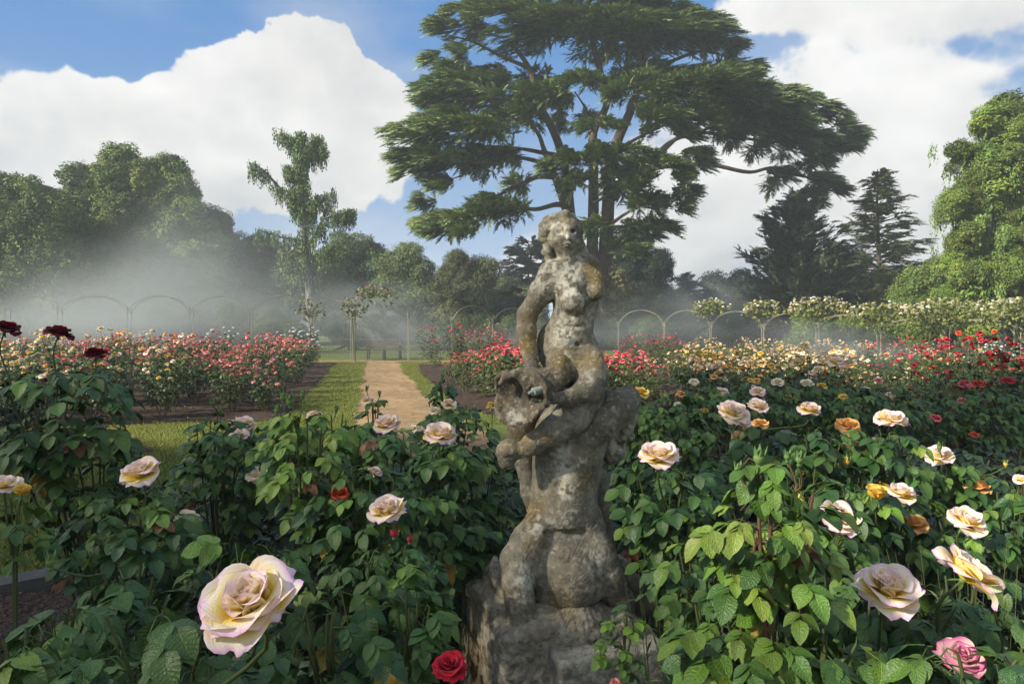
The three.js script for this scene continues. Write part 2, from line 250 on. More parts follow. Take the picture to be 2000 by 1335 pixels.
function limbs(t, mat, list, name = 'trunk') {       // list of [points, r0, r1]; one mesh
  const m = new MB(); for (const [pts, r0, r1] of list) { const c = curve(pts.map((p) => p.clone().sub(t.position)), pts.length * 4); m.tube(c, (u) => lerp(r0, r1, Math.pow(u, 0.8)) * (1 + 0.18 * (fbm(u * 9, r0 * 50, 1, 2) - 0.5)), 9); }
  return put(name, m.build(), mat, t);
}
// hanging twigs of birch-like trees
function strand(seed) {
  const r = rng(seed), m = new MB(); const up = V(0, 0, 0);
  for (let s = 0; s < 4; s++) { const x0 = (r() - 0.5) * 0.5, z0 = (r() - 0.5) * 0.5, len = 0.7 + r() * 0.7;
    for (let k = 0; k < 18; k++) { const u = k / 18, x = x0 + (r() - 0.5) * 0.22, y = -u * len + (r() - 0.5) * 0.1, z = z0 + (r() - 0.5) * 0.22, l = 0.075 * (0.7 + 0.6 * r()), a = r() * 6.28, j = 0.75 + 0.5 * r(); up.set(Math.cos(a), 0.5 * (r() - 0.3), Math.sin(a)).normalize(); const tx = -up.z * l * 0.6, tz = up.x * l * 0.6, c = [j, j, j];
      const a0 = m.v(x, y + l, z, up.x, up.y, up.z, c), a1 = m.v(x + tx, y, z + tz, up.x, up.y, up.z, c), a2 = m.v(x, y - l, z, up.x, up.y, up.z, c), a3 = m.v(x - tx, y, z - tz, up.x, up.y, up.z, c); m.i.push(a0, a1, a2, a0, a2, a3); } }
  return m.build(false);
}
const STRANDS = [60, 61, 62].map(strand);
// a broadleaf tree drawn as an outline of lobes: blobs = [px, py, rpx], depth
function broadleaf(name, label, category, d, blobs, opt) {
  const { colour, seed, set = PUFFM, lobe = 1.25, trunkX = blobs[0][0], fill = 1, thick = 0.55, group, bk = [0.10, 0.08, 0.06] } = opt, r = rng(seed), k = d / F;
  const base = at(trunkX, 0, d); base.y = 0; const t = thing(name, label, category, base, group), lobes = [];
  let topY = 0; const cen = V(0, 0, 0); let tw = 0;
  for (const [px, py, rp, dz = 0] of blobs) {
    const c = at(px, py, d); c.z += dz; const R = rp * k * 1.06; topY = Math.max(topY, c.y); cen.addScaledVector(c, R); tw += R;
    const n = Math.max(2, Math.round(fill * 4.6 * (R / lobe) ** 2));
    for (let i = 0; i < n; i++) { let v; do v = V(r() * 2 - 1, r() * 2 - 1, r() * 2 - 1); while (v.lengthSq() > 1); v.normalize().multiplyScalar(Math.max(0.05, (R - lobe * 0.5)) * (0.40 + 0.72 * r())); lobes.push([V(c.x + v.x, Math.max(lobe * 0.6, c.y + v.y), c.z + v.z * thick), lobe * (0.6 + 0.55 * r())]); }
  }
  cen.multiplyScalar(1 / tw);
  crownOf(t, lobes, set, colour, seed + 1, opt.jitter);
  if (opt.hang) { const ms = [], cs = []; for (let i = 0; i < opt.hang; i++) { const [c, q] = lobes[Math.floor(r() * lobes.length)], j = 0.7 + 0.6 * r(); ms.push(M4(V(c.x + (r() - 0.5) * q * 2.6, c.y + (r() - 0.2) * q, c.z + (r() - 0.5) * q * 2.6).sub(t.position), Q(0, r() * 6.28, 0), 0.6 + 0.5 * r())); cs.push(new THREE.Color(colour[0] * j, colour[1] * j, colour[2] * j)); } instanced('crown', STRANDS[0], leafMat, ms, t, cs).userData.kind = 'stuff'; }
  const L = [[[base, V(lerp(base.x, cen.x, 0.3), topY * 0.35, base.z), V(cen.x, topY * 0.7, base.z), V(cen.x, topY * 0.95, base.z)], topY * 0.035, topY * 0.008]];
  for (const [px, py, rp, dz = 0] of blobs) { const c = at(px, py, d); c.z += dz; const h = clamp(c.y * 0.5, topY * 0.2, topY * 0.6); L.push([[V(lerp(base.x, cen.x, 0.4), h, base.z), V(lerp(cen.x, c.x, 0.5), lerp(h, c.y, 0.45), lerp(base.z, c.z, 0.6)), c], topY * 0.014, topY * 0.004]); }
  limbs(t, bark(...bk), L); return t;
}
const OAK = [0.112, 0.165, 0.026], DEEP = [0.06, 0.108, 0.026], HOLM = [0.105, 0.148, 0.044];
broadleaf('broadleaf_tree', 'huge rounded oak rising highest above the mist at the left', 'tree', 52, [[230, 350, 60], [180, 400, 70], [310, 370, 60], [260, 430, 110], [160, 480, 100], [350, 440, 75], [380, 490, 70], [300, 540, 110], [180, 590, 100], [400, 570, 80], [240, 320, 35], [330, 330, 28], [300, 620, 90]], { colour: OAK, seed: 11, trunkX: 260 });
broadleaf('broadleaf_tree', 'lighter loose oak crown at the picture edge left of the huge oak', 'tree', 47, [[20, 400, 55], [60, 440, 60], [-40, 450, 80], [30, 520, 90], [90, 500, 60], [-30, 600, 90], [80, 590, 80], [15, 365, 28], [70, 395, 50], [110, 430, 55], [120, 560, 70]], { colour: [0.11, 0.165, 0.032], seed: 12, trunkX: 20 });
broadleaf('broadleaf_tree', 'dark sloping shoulder of oak foliage right of the huge oak', 'tree', 55, [[430, 470, 50], [450, 520, 60], [410, 540, 60], [480, 560, 55], [420, 440, 28], [490, 600, 60], [440, 620, 60], [500, 500, 40], [460, 500, 45]], { colour: [0.05, 0.075, 0.022], seed: 13 });
broadleaf('broadleaf_tree', 'dark green tree filling the gap left of the birch stem', 'tree', 62, [[520, 510, 45], [560, 530, 50], [500, 560, 55], [570, 580, 55], [520, 610, 55]], { colour: DEEP, seed: 14 });
broadleaf('broadleaf_tree', 'rounded evergreen crown right behind the birch', 'tree', 60, [[680, 490, 45], [720, 500, 40], [660, 540, 55], [730, 550, 50], [700, 600, 60], [640, 600, 50], [750, 520, 25]], { colour: DEEP, seed: 15, set: PUFFF });
broadleaf('broadleaf_tree', 'domed holm oak between the birch and the gate arch', 'tree', 56, [[780, 525, 40], [820, 545, 38], [770, 570, 50], [830, 590, 50], [780, 620, 50], [850, 630, 45], [800, 505, 20]], { colour: HOLM, seed: 16, set: PUFFF });
broadleaf('broadleaf_tree', 'olive green holm oak under the lowest left cedar bough', 'tree', 54, [[890, 520, 45], [930, 535, 45], [880, 570, 50], [940, 590, 50], [900, 620, 55], [960, 640, 40], [870, 640, 45]], { colour: [0.09, 0.112, 0.036], seed: 17, set: PUFFF });
broadleaf('broadleaf_tree', 'low grey-green tree behind the statue shoulder', 'tree', 66, [[985, 570, 32], [1030, 590, 36], [990, 610, 40], [1050, 630, 40]], { colour: [0.085, 0.115, 0.04], seed: 18, set: PUFFF });
broadleaf('broadleaf_tree', 'dark dense evergreen standing right behind the cedar trunks', 'tree', 60, [[1240, 500, 45], [1270, 530, 40], [1230, 550, 50], [1270, 590, 45], [1220, 610, 50], [1250, 470, 25], [1180, 600, 45], [1290, 620, 40]], { colour: [0.018, 0.034, 0.014], seed: 19, set: PUFFF });
broadleaf('flowering_shrub', 'pale grey-green shrub leaning out at the foot of the cedar', 'shrub', 44, [[1205, 545, 26], [1225, 560, 20], [1185, 560, 26], [1200, 585, 26]], { colour: [0.14, 0.15, 0.075], seed: 20, lobe: 0.6, set: PUFFS });
broadleaf('broadleaf_tree', 'tall bright green tree with pale stems at the right edge', 'tree', 31, [[1940, 250, 55], [1985, 260, 60], [1900, 320, 50], [1960, 340, 70], [1880, 400, 45], [1940, 430, 80], [1990, 430, 60], [1890, 480, 55], [1960, 520, 80], [1900, 560, 60], [2050, 360, 90], [2060, 500, 90], [1975, 600, 70], [1910, 620, 50], [1960, 210, 25], [1990, 220, 28], [1870, 300, 22], [1850, 420, 20], [1860, 510, 22]], { colour: [0.125, 0.195, 0.032], seed: 21, lobe: 0.62, fill: 0.7, set: PUFFM, hang: 160, trunkX: 1950, bk: [0.35, 0.33, 0.28] });
broadleaf('broadleaf_tree', 'low spreading bright green tree under the tall tree at right', 'tree', 33, [[1850, 560, 45], [1800, 590, 45], [1880, 610, 55], [1820, 630, 50], [1840, 530, 24], [1930, 650, 50], [1790, 550, 24]], { colour: [0.125, 0.20, 0.034], seed: 22, lobe: 0.75, set: PUFFF });
broadleaf('hedge', 'long shaggy dark hedge behind the rose arches on the right', 'hedge', 50, [[1330, 610, 40], [1390, 600, 45], [1450, 590, 45], [1520, 580, 55], [1590, 580, 60], [1660, 580, 60], [1730, 590, 60], [1430, 640, 40], [1500, 640, 45], [1570, 640, 45], [1650, 640, 45], [1350, 645, 40], [1720, 640, 45], [1400, 560, 20], [1450, 550, 18]], { colour: [0.055, 0.09, 0.03], seed: 23, lobe: 1.2 });
broadleaf('bush', 'bright leafy bush standing behind the rightmost rose arches', 'bush', 34, [[1590, 650, 40], [1650, 660, 45], [1720, 655, 50], [1790, 660, 50], [1860, 670, 45], [1930, 670, 45], [1560, 680, 30], [1990, 670, 50]], { colour: [0.10, 0.17, 0.034], seed: 24, lobe: 0.65, set: PUFFF });
broadleaf('bush', 'yellowish undergrowth in the mist left of the birch foot', 'bush', 40, [[300, 640, 40], [380, 640, 40], [460, 640, 45], [530, 640, 40], [220, 650, 40], [130, 650, 45], [40, 650, 50], [580, 650, 30]], { colour: [0.09, 0.115, 0.035], seed: 25, lobe: 0.8, set: PUFFF });
broadleaf('bush', 'leafy green undergrowth behind the bench and the gate arch', 'bush', 44, [[650, 640, 35], [690, 650, 35], [755, 640, 40], [720, 610, 35], [790, 610, 35], [830, 650, 35], [880, 655, 40], [940, 655, 45], [1000, 655, 45], [1060, 660, 40], [1130, 650, 45], [1200, 655, 40], [1270, 655, 40]], { colour: [0.06, 0.095, 0.03], seed: 26, lobe: 0.8, set: PUFFF });

{
  const d = 46, base = at(612, 0, d); base.y = 0; const t = thing('birch_tree', 'slim ragged birch with pale stem standing alone above the left bed', 'tree', base), r = rng(77);
  const P = (px, py, dz = 0) => { const p = at(px, py, d); p.z += dz; return p; };
  const L = [[[P(612, 690), P(606, 580), P(598, 470), P(592, 380), P(590, 300), P(585, 258)], 0.42, 0.05],
    [[P(598, 440), P(570, 400), P(540, 360), P(510, 330), P(494, 322)], 0.16, 0.03], [[P(604, 485), P(580, 470), P(545, 462), P(502, 448)], 0.15, 0.03], [[P(604, 480), P(625, 440), P(640, 400), P(650, 365)], 0.15, 0.03],
    [[P(640, 425), P(665, 418), P(686, 408)], 0.08, 0.02], [[P(592, 330), P(610, 300), P(632, 285)], 0.1, 0.02], [[P(590, 300), P(570, 275), P(545, 258)], 0.09, 0.02], [[P(606, 520), P(630, 495), P(655, 480)], 0.1, 0.03], [[P(603, 500), P(585, 500), P(570, 490)], 0.1, 0.03], [[P(590, 340), P(575, 335), P(560, 330)], 0.07, 0.02], [[P(590, 300), P(606, 285), P(622, 268)], 0.07, 0.02], [[P(596, 400), P(580, 385), P(566, 370)], 0.08, 0.02], [[P(597, 420), P(612, 400), P(622, 380)], 0.08, 0.02]];
  const mat = bark(0.42, 0.40, 0.36); mat.vertexColors = true;
  const trunk = limbs(t, mat, L.slice(0, 1)); limbs(t, bark(0.12, 0.10, 0.08), L.slice(1), 'limb');
  { const c = trunk.geometry.attributes.color, p = trunk.geometry.attributes.position; for (let i = 0; i < c.count; i++) { const n = fbm(p.getX(i) * 3, p.getY(i) * 2.2, p.getZ(i) * 3, 3), s = n > 0.56 ? 0.18 : 1; c.setXYZ(i, s, s, s); } }
  const mats = [[], [], []], cols = [[], [], []];
  L.forEach(([pts], li) => { const c = new THREE.CatmullRomCurve3(pts), n = li ? 36 : 110; for (let k = 0; k < n; k++) { const u = li ? 0.12 + 0.88 * r() : 0.42 + 0.58 * Math.pow(r(), 0.9), p = c.getPoint(u), sp = li ? 0.5 : 0.75 * (1.15 - Math.abs(u - 0.72)); p.x += (r() + r() - 1) * sp; p.z += (r() + r() - 1) * sp; p.y += 0.3 - r() * 0.5; const i = Math.floor(r() * 3), j = 0.75 + 0.5 * r(); mats[i].push(M4(p.sub(t.position), Q(0, r() * 6.28, 0), 0.55 + 0.5 * r())); cols[i].push(new THREE.Color(0.09 * j, 0.145 * j, 0.032 * j)); } });
  for (let k = 0; k < 60; k++) { const p = P(600 + (r() + r() - 1) * 60, 500 + (r() + r() - 1) * 45, (r() - 0.5) * 3), i = Math.floor(r() * 3), j = 0.8 + 0.5 * r(); mats[i].push(M4(p.sub(t.position), Q(0, r() * 6.28, 0), 0.8 + 0.6 * r())); cols[i].push(new THREE.Color(0.10 * j, 0.13 * j, 0.03 * j)); }
  mats.forEach((m, i) => { instanced('crown', STRANDS[i], leafMat, m, t, cols[i]).userData.kind = 'stuff'; });
}
// conifers: a feathery spray of needles along +y, flat in x
function spray(seed, len, width, n, droop, needle = 0.12) {
  const r = rng(seed), m = new MB();
  for (let k = 0; k < n; k++) {
    const u = (k + r()) / n, side = k % 2 ? 1 : -1, w = width * Math.sin(Math.PI * Math.min(1, u * 0.8 + 0.18)) * (0.6 + 0.5 * r()), y = u * len, z = -droop * u * u * len, dir = V(side * w, w * 0.75 + 0.03, -0.25 * w * r() * 1.4 + 0.1 * w), wd = needle * (0.7 + 0.6 * r()), j = (0.7 + 0.5 * r()) * lerp(0.8, 1.25, u), c = [j, j, j * 0.9];
    const nx = -side * 0.25 + (r() - 0.5) * 0.5, ny = (r() - 0.5) * 0.5, a = m.v(-side * 0.01, y - wd * 0.5, z, nx, ny, 1, c), b = m.v(-side * 0.01, y + wd * 0.5, z, nx, ny, 1, c), q = m.v(dir.x * 0.6, y + dir.y * 0.7 + wd * 0.55, z + dir.z * 0.4 + 0.03, nx, ny, 1, c), e = m.v(dir.x, y + dir.y, z + dir.z, nx, ny, 1, c), h = m.v(dir.x * 0.6, y + dir.y * 0.55 - wd * 0.2, z + dir.z * 0.6, nx, ny, 1, c);
    m.i.push(a, h, b, b, h, q, h, e, q);
  }
  for (let k = 0; k < n * 0.5; k++) { const y = r() * len, z = -droop * (y / len) ** 2 * len, x = (r() - 0.5) * width, l = 0.10 + 0.14 * r(), j = 0.8 + 0.6 * r(), a0 = r() * 6.28; const a = m.v(x - 0.025, y, z, 0, -0.3, 0.9, [j, j, j]), b = m.v(x + 0.025, y + 0.02, z, 0, -0.3, 0.9, [j, j, j]), e = m.v(x + Math.cos(a0) * 0.06, y + l * 0.8, z + l * 0.55, 0, -0.3, 0.9, [j, j, j]); m.i.push(a, b, e); }
  return m.build(false);
}
const CEDAR = [0, 1, 2, 3].map((k) => spray(400 + k, 0.85, 0.26, 15, 0.16 + 0.06 * k, 0.11));
const needleMat = std({ roughness: 0.8 });
{
  const d = 47, base = at(1175, 0, d); base.y = 0; const t = thing('cedar_tree', 'great flat-layered cedar with several trunks towering behind the statue', 'tree', base), r = rng(909), k = d / F;
  const P = (px, py, dz = 0) => { const p = at(px, py, d); p.z += dz; return p; };
  const TR = [[[P(1140, 700), P(1125, 560), P(1115, 430), P(1103, 324), P(1084, 263), P(1051, 197), P(1033, 132), P(995, 80)], 0.5, 0.13], [[P(1165, 700), P(1157, 493), P(1159, 414), P(1159, 329), P(1159, 258), P(1185, 202), P(1173, 141), P(1155, 70), P(1150, 20)], 0.52, 0.12],
    [[P(1185, 700), P(1183, 512), P(1188, 399), P(1197, 300), P(1235, 207), P(1253, 141), P(1265, 60)], 0.68, 0.13], [[P(1118, 470), P(1103, 404), P(1084, 348), P(1065, 300), P(1047, 255), P(1000, 230)], 0.32, 0.1], [[P(1185, 202), P(1215, 160), P(1225, 110), P(1230, 50)], 0.22, 0.08]];
  const BR = [[[P(1084, 345), P(1050, 345), P(1023, 357), P(967, 385), P(929, 414), P(900, 440)], 0.22, 0.06], [[P(1100, 305), P(1060, 298), P(1023, 291), P(960, 285), P(900, 290)], 0.2, 0.05], [[P(1085, 330), P(1050, 315), P(1004, 308), P(939, 329), P(880, 350)], 0.2, 0.05], [[P(1112, 418, 1), P(1089, 409, 2), P(1042, 423, 3), P(985, 418, 3.5), P(920, 440, 4)], 0.24, 0.05],
    [[P(1195, 335), P(1240, 322), P(1277, 305), P(1310, 277), P(1371, 255), P(1440, 235)], 0.3, 0.06], [[P(1250, 335), P(1305, 324), P(1390, 322), P(1465, 336), P(1512, 327), P(1582, 348), P(1620, 365)], 0.2, 0.06], [[P(1192, 360), P(1240, 350), P(1290, 300), P(1340, 260), P(1450, 270), P(1560, 280), P(1640, 270)], 0.24, 0.05], [[P(1190, 400), P(1220, 365, 2), P(1260, 345, 4), P(1320, 352, 5)], 0.16, 0.04], [[P(1190, 440), P(1215, 425, 2), P(1250, 415, 4), P(1290, 410, 5)], 0.14, 0.04],
    [[P(1160, 380), P(1140, 365, 3), P(1110, 360, 5)], 0.14, 0.04], [[P(1051, 197), P(1000, 190), P(940, 175), P(880, 160)], 0.18, 0.05], [[P(1033, 132), P(980, 110), P(920, 80), P(880, 70)], 0.16, 0.04], [[P(1253, 141), P(1310, 120), P(1370, 100), P(1420, 110)], 0.18, 0.05], [[P(1235, 207), P(1300, 180), P(1380, 165), P(1460, 190), P(1540, 195)], 0.2, 0.05], [[P(1155, 94), P(1120, 60), P(1080, 30)], 0.14, 0.05], [[P(1255, 100), P(1290, 70), P(1330, 50)], 0.13, 0.04], [[P(1060, 210), P(1020, 215, 2), P(960, 222, 3), P(900, 222, 3)], 0.15, 0.04], [[P(1159, 258), P(1135, 240, 3), P(1110, 228, 5)], 0.12, 0.04], [[P(1120, 470), P(1090, 350), P(1040, 240)], 0.16, 0.08], [[P(1190, 300), P(1260, 262), P(1330, 230)], 0.16, 0.05]];
  const cb = bark(0.20, 0.145, 0.095); for (const x of TR) limbs(t, cb, [x]); for (const x of BR) limbs(t, cb, [x], 'bough');
  // foliage layers: px, py, half width, half thickness, towards the viewer in metres, tone
  const pads = [[1080, 15, 110, 22, 1], [1190, 8, 120, 24, 1], [1270, 18, 90, 22, 1], [1340, 55, 70, 18, 1], [940, 32, 60, 18, 1], [895, 70, 58, 18, 1], [985, 20, 80, 22, 0], [1000, 72, 110, 24, 2], [885, 118, 48, 16, 1], [872, 150, 36, 12, 1], [1100, 85, 120, 24, 2], [1200, 90, 120, 24, 2], [1300, 95, 110, 24, 2], [1390, 72, 40, 14, 0], [1400, 100, 60, 15, 1], [1440, 128, 42, 12, 0], [925, 170, 70, 16, 1], [905, 200, 60, 13, 1], [990, 142, 85, 20, -1], [1090, 150, 90, 20, -3], [1290, 150, 120, 22, -1], [1400, 150, 70, 15, -1], [1360, 178, 90, 15, -2], [1240, 60, 90, 20, -3], [1010, 180, 60, 14, -4], [1330, 200, 70, 13, -3], [1140, 190, 60, 13, -5],
    [925, 214, 90, 12, 4], [1000, 220, 50, 10, 3], [1040, 234, 58, 12, 5], [1120, 226, 45, 10, 6], [870, 262, 78, 14, 3], [826, 284, 44, 10, 3], [905, 300, 105, 14, 5], [860, 330, 72, 13, 4], [832, 350, 42, 12, 3], [905, 350, 85, 14, 4], [872, 384, 42, 13, 3], [850, 410, 22, 11, 3], [985, 258, 66, 12, 3], [1000, 345, 40, 11, -3], [960, 325, 60, 10, 3], [1010, 290, 40, 9, -2],
    [895, 455, 70, 10, 6], [975, 428, 58, 10, 5], [930, 438, 75, 10, 5], [870, 468, 40, 9, 5], [1000, 442, 32, 9, 5], [905, 475, 50, 8, 6],
    [1230, 228, 70, 12, 6], [1200, 252, 50, 14, 7], [1300, 214, 60, 11, 5], [1370, 216, 90, 12, 5], [1320, 236, 100, 13, 6], [1440, 218, 88, 13, 3], [1500, 188, 85, 12, 0], [1565, 190, 45, 10, 0], [1540, 222, 66, 12, 1], [1592, 236, 36, 10, 1], [1400, 264, 100, 12, 5], [1330, 272, 60, 10, 5], [1480, 268, 88, 13, 2], [1560, 284, 70, 13, 1], [1635, 264, 40, 10, 1], [1615, 294, 58, 12, 1], [1652, 282, 22, 9, 1], [1600, 322, 48, 12, 0], [1500, 300, 55, 11, 2], [1430, 292, 55, 9, 4], [1470, 240, 80, 12, -2], [1420, 200, 80, 12, -3],
    [1565, 350, 58, 10, 0], [1605, 368, 40, 11, 0], [1575, 388, 34, 10, 0], [1520, 342, 34, 7, 0],
    [1130, 356, 58, 10, 7], [1100, 366, 46, 9, 7], [1175, 345, 46, 10, 7], [1240, 370, 60, 11, 7], [1300, 352, 46, 11, 6], [1222, 402, 58, 12, 7], [1272, 396, 48, 13, 7], [1305, 412, 30, 13, 6], [1210, 440, 38, 13, 7], [1250, 432, 46, 12, 6], [1240, 290, 50, 11, 7], [1265, 312, 48, 9, 6], [1240, 470, 38, 11, 6], [1150, 470, 40, 9, 6], [1195, 505, 34, 10, 6], [1110, 392, 40, 8, 6], [1150, 300, 40, 9, 6], [1215, 475, 30, 14, 6], [1180, 400, 24, 8, 7]];
  const mats = CEDAR.map(() => []), cols = CEDAR.map(() => []), hub = P(1170, 330), v = V(0, 0, 0), up = V(0, 1, 0);
  for (const [px, py, hw, ht, dz] of pads) {
    const c = P(px, py, dz), rx = hw * k, ry = ht * k * 1.15, rz = rx * 0.75, out = V(c.x - hub.x, 0, c.z - hub.z); const reach = out.length(); out.normalize();
    const n = Math.round(125 * rx * rz + 100), tone0 = 0.9 + 0.25 * r(), clumps = Array.from({ length: Math.max(4, Math.round(rx * rz * 1.3)) }, () => { const a = r() * 6.28, q = Math.sqrt(r()) * 0.92; return [Math.cos(a) * q, Math.sin(a) * q, 0.5 + 0.6 * r(), r()]; });
    for (let i = 0; i < n; i++) {
      const cl = clumps[Math.floor(r() * clumps.length)], a = r() * 6.28, q = Math.sqrt(r()) * 0.36 * cl[2], ux = cl[0] + Math.cos(a) * q, uz = cl[1] + Math.sin(a) * q, e = Math.min(1.15, Math.hypot(ux, uz)), under = r() < 0.3;
      const y = (1 - e * e * 0.9) * ry * 0.9 - ry * 0.4 + (cl[3] - 0.5) * ry * 0.9 + (0.34 - q) * 0.9 * (under ? -0.8 : 1) + (r() - 0.5) * 0.25;
      v.set(c.x + ux * rx, c.y + y, c.z + uz * rz);
      const dir = V(ux * 0.8 + out.x * 0.7 + (r() - 0.5) * 0.7, 0.24 - e * 0.22 - (under ? 0.55 * r() : 0) + (r() - 0.5) * 0.3, uz * 0.8 + out.z * 0.7 + (r() - 0.5) * 0.7).normalize();
      const z = up.clone().add(V((r() - 0.5) * 1.3, 0, (r() - 0.25) * 1.5)), j = Math.floor(r() * 4), s = 0.45 + 0.5 * r(), tone = tone0 * (0.75 + 0.5 * r());
      mats[j].push(M4(v.clone().sub(t.position), aim(dir, z), V(s * 0.85, s * 1.25, s))); cols[j].push(new THREE.Color(0.168 * tone, 0.228 * tone, 0.072 * tone));
    }
  }
  mats.forEach((m, i) => { instanced('foliage', CEDAR[i], needleMat, m, t, cols[i]).userData.kind = 'stuff'; });
}
// other conifers: leader stem with boughs that carry sprays
function conifer(name, label, d, px, topPy, halfW, opt) {
  const { seed, rise = 0.25, colour, n = 60, low = 0.05, scale = 1, ragged = 0.35, profile = (u) => 1 - u, per = 16, base0 = 700 } = opt, r = rng(seed), base = at(px, 0, d); base.y = 0; const t = thing(name, label, 'tree', base), top = at(px, topPy, d).y, R = halfW * d / F;
  const m = new MB(); m.tube([V(0, 0, 0), V(0.1, top * 0.4, 0), V(-0.05, top * 0.8, 0), V(0, top, 0)], [top * 0.02, top * 0.015, top * 0.007, 0.02], 8);
  const mats = CEDAR.map(() => []), cols = CEDAR.map(() => []);
  for (let i = 0; i < n; i++) {
    const u = low + (1 - low) * Math.pow((i + r()) / n, 0.9), L = Math.max(0.25, R * profile(u) * (1 - ragged + 2 * ragged * r())), a = r() * 6.28, y = u * top, dir = V(Math.cos(a), rise * (0.6 + 0.8 * r()), Math.sin(a)), p0 = V(0, y * 0.97, 0), p1 = p0.clone().addScaledVector(dir, L * 0.55), p2 = p0.clone().addScaledVector(dir, L).add(V(0, rise * L * 0.25 * (r() - 0.2), 0));
    m.tube([p0, p1, p2], [0.05 + L * 0.012, 0.035, 0.012], 5);
    const k = Math.round(per * (0.4 + L / 1.6));
    for (let q = 0; q < k; q++) { const w = 0.2 + 0.8 * r(), p = p0.clone().lerp(p2, w); const sd = V((r() - 0.5) * 1.5, (r() - 0.45) * 0.5, (r() - 0.5) * 1.5).add(dir).normalize(), j = Math.floor(r() * 4), s = scale * (0.55 + 0.6 * r()), tone = 0.7 + 0.6 * r(); p.add(V((r() - 0.5) * 0.5, (r() - 0.5) * 0.35, (r() - 0.5) * 0.5)); mats[j].push(M4(p, aim(sd, V((r() - 0.5), 1, (r() - 0.5))), s)); cols[j].push(new THREE.Color(colour[0] * tone, colour[1] * tone, colour[2] * tone)); }
  }
  put('trunk', m.build(), bark(0.12, 0.09, 0.07), t); mats.forEach((q, i) => { instanced('foliage', CEDAR[i], needleMat, q, t, cols[i]).userData.kind = 'stuff'; }); return t;
}
conifer('conifer_tree', 'blackish green yew with upswept ragged boughs right of the cedar', 44, 1552, 395, 92, { seed: 501, rise: 0.75, colour: [0.060, 0.082, 0.036], n: 120, scale: 0.75, profile: (u) => 1.05 - 0.85 * u * u, per: 22 });
conifer('conifer_tree', 'pointed ragged fir with drooping grey-green boughs beside the yew', 42, 1715, 330, 95, { seed: 502, rise: 0.15, colour: [0.115, 0.145, 0.05], n: 120, scale: 0.75, profile: (u) => 1.15 * (1 - u) + 0.12, per: 17, ragged: 0.5 });
conifer('conifer_tree', 'small dark conifer just left of the pointed fir', 46, 1640, 470, 60, { seed: 506, rise: 0.2, colour: [0.022, 0.034, 0.018], n: 60, profile: (u) => 1.1 * (1 - u) + 0.1 });
conifer('pine_tree', 'distant blue-green pine showing left of the statue head', 70, 1032, 468, 45, { seed: 503, rise: 0.12, colour: [0.045, 0.065, 0.040], n: 44, low: 0.42, scale: 1.4, profile: (u) => 0.45 + 0.65 * Math.sin(Math.PI * Math.min(1, 1.25 * (1 - u))), per: 16 });
conifer('cedar_tree', 'little flat-topped cedar in the gap right of the statue', 66, 1348, 532, 40, { seed: 504, rise: 0.08, colour: [0.03, 0.045, 0.022], n: 40, low: 0.4, scale: 1.1, profile: (u) => 1.1 - 0.8 * u, per: 14 });
conifer('conifer_tree', 'grey-green young conifer seen through the gap left of the statue hip', 52, 1000, 560, 50, { seed: 505, rise: 0.1, colour: [0.05, 0.07, 0.035], n: 50, profile: (u) => 1 - 0.8 * u });
// trees outside the frame, behind the viewer's left, whose shade lies over the front bed
for (const [x, z, h, s, lab] of [[-17, 3.5, 16.5, 31, 'broad oak outside the picture whose shade covers the front rose bed'], [-25, 10.5, 17, 32, 'tall oak outside the picture standing behind the broad oak']]) {
  const t = thing('broadleaf_tree', lab, 'tree', V(x, 0, z)), r = rng(s), lobes = [];
  for (let i = 0; i < 13; i++) { let v; do v = V(r() * 2 - 1, r() * 2 - 1, r() * 2 - 1); while (v.lengthSq() > 1); lobes.push([V(x + v.x * 5.4, h * 0.68 + v.y * h * 0.32, z + v.z * 5.0), 1.5 + 0.7 * r()]); }
  crownOf(t, lobes, PUFF, OAK, s); limbs(t, bark(0.10, 0.08, 0.06), [[[V(x, 0, z), V(x + 0.2, h * 0.4, z), V(x, h * 0.85, z)], 0.45, 0.1]]);
}
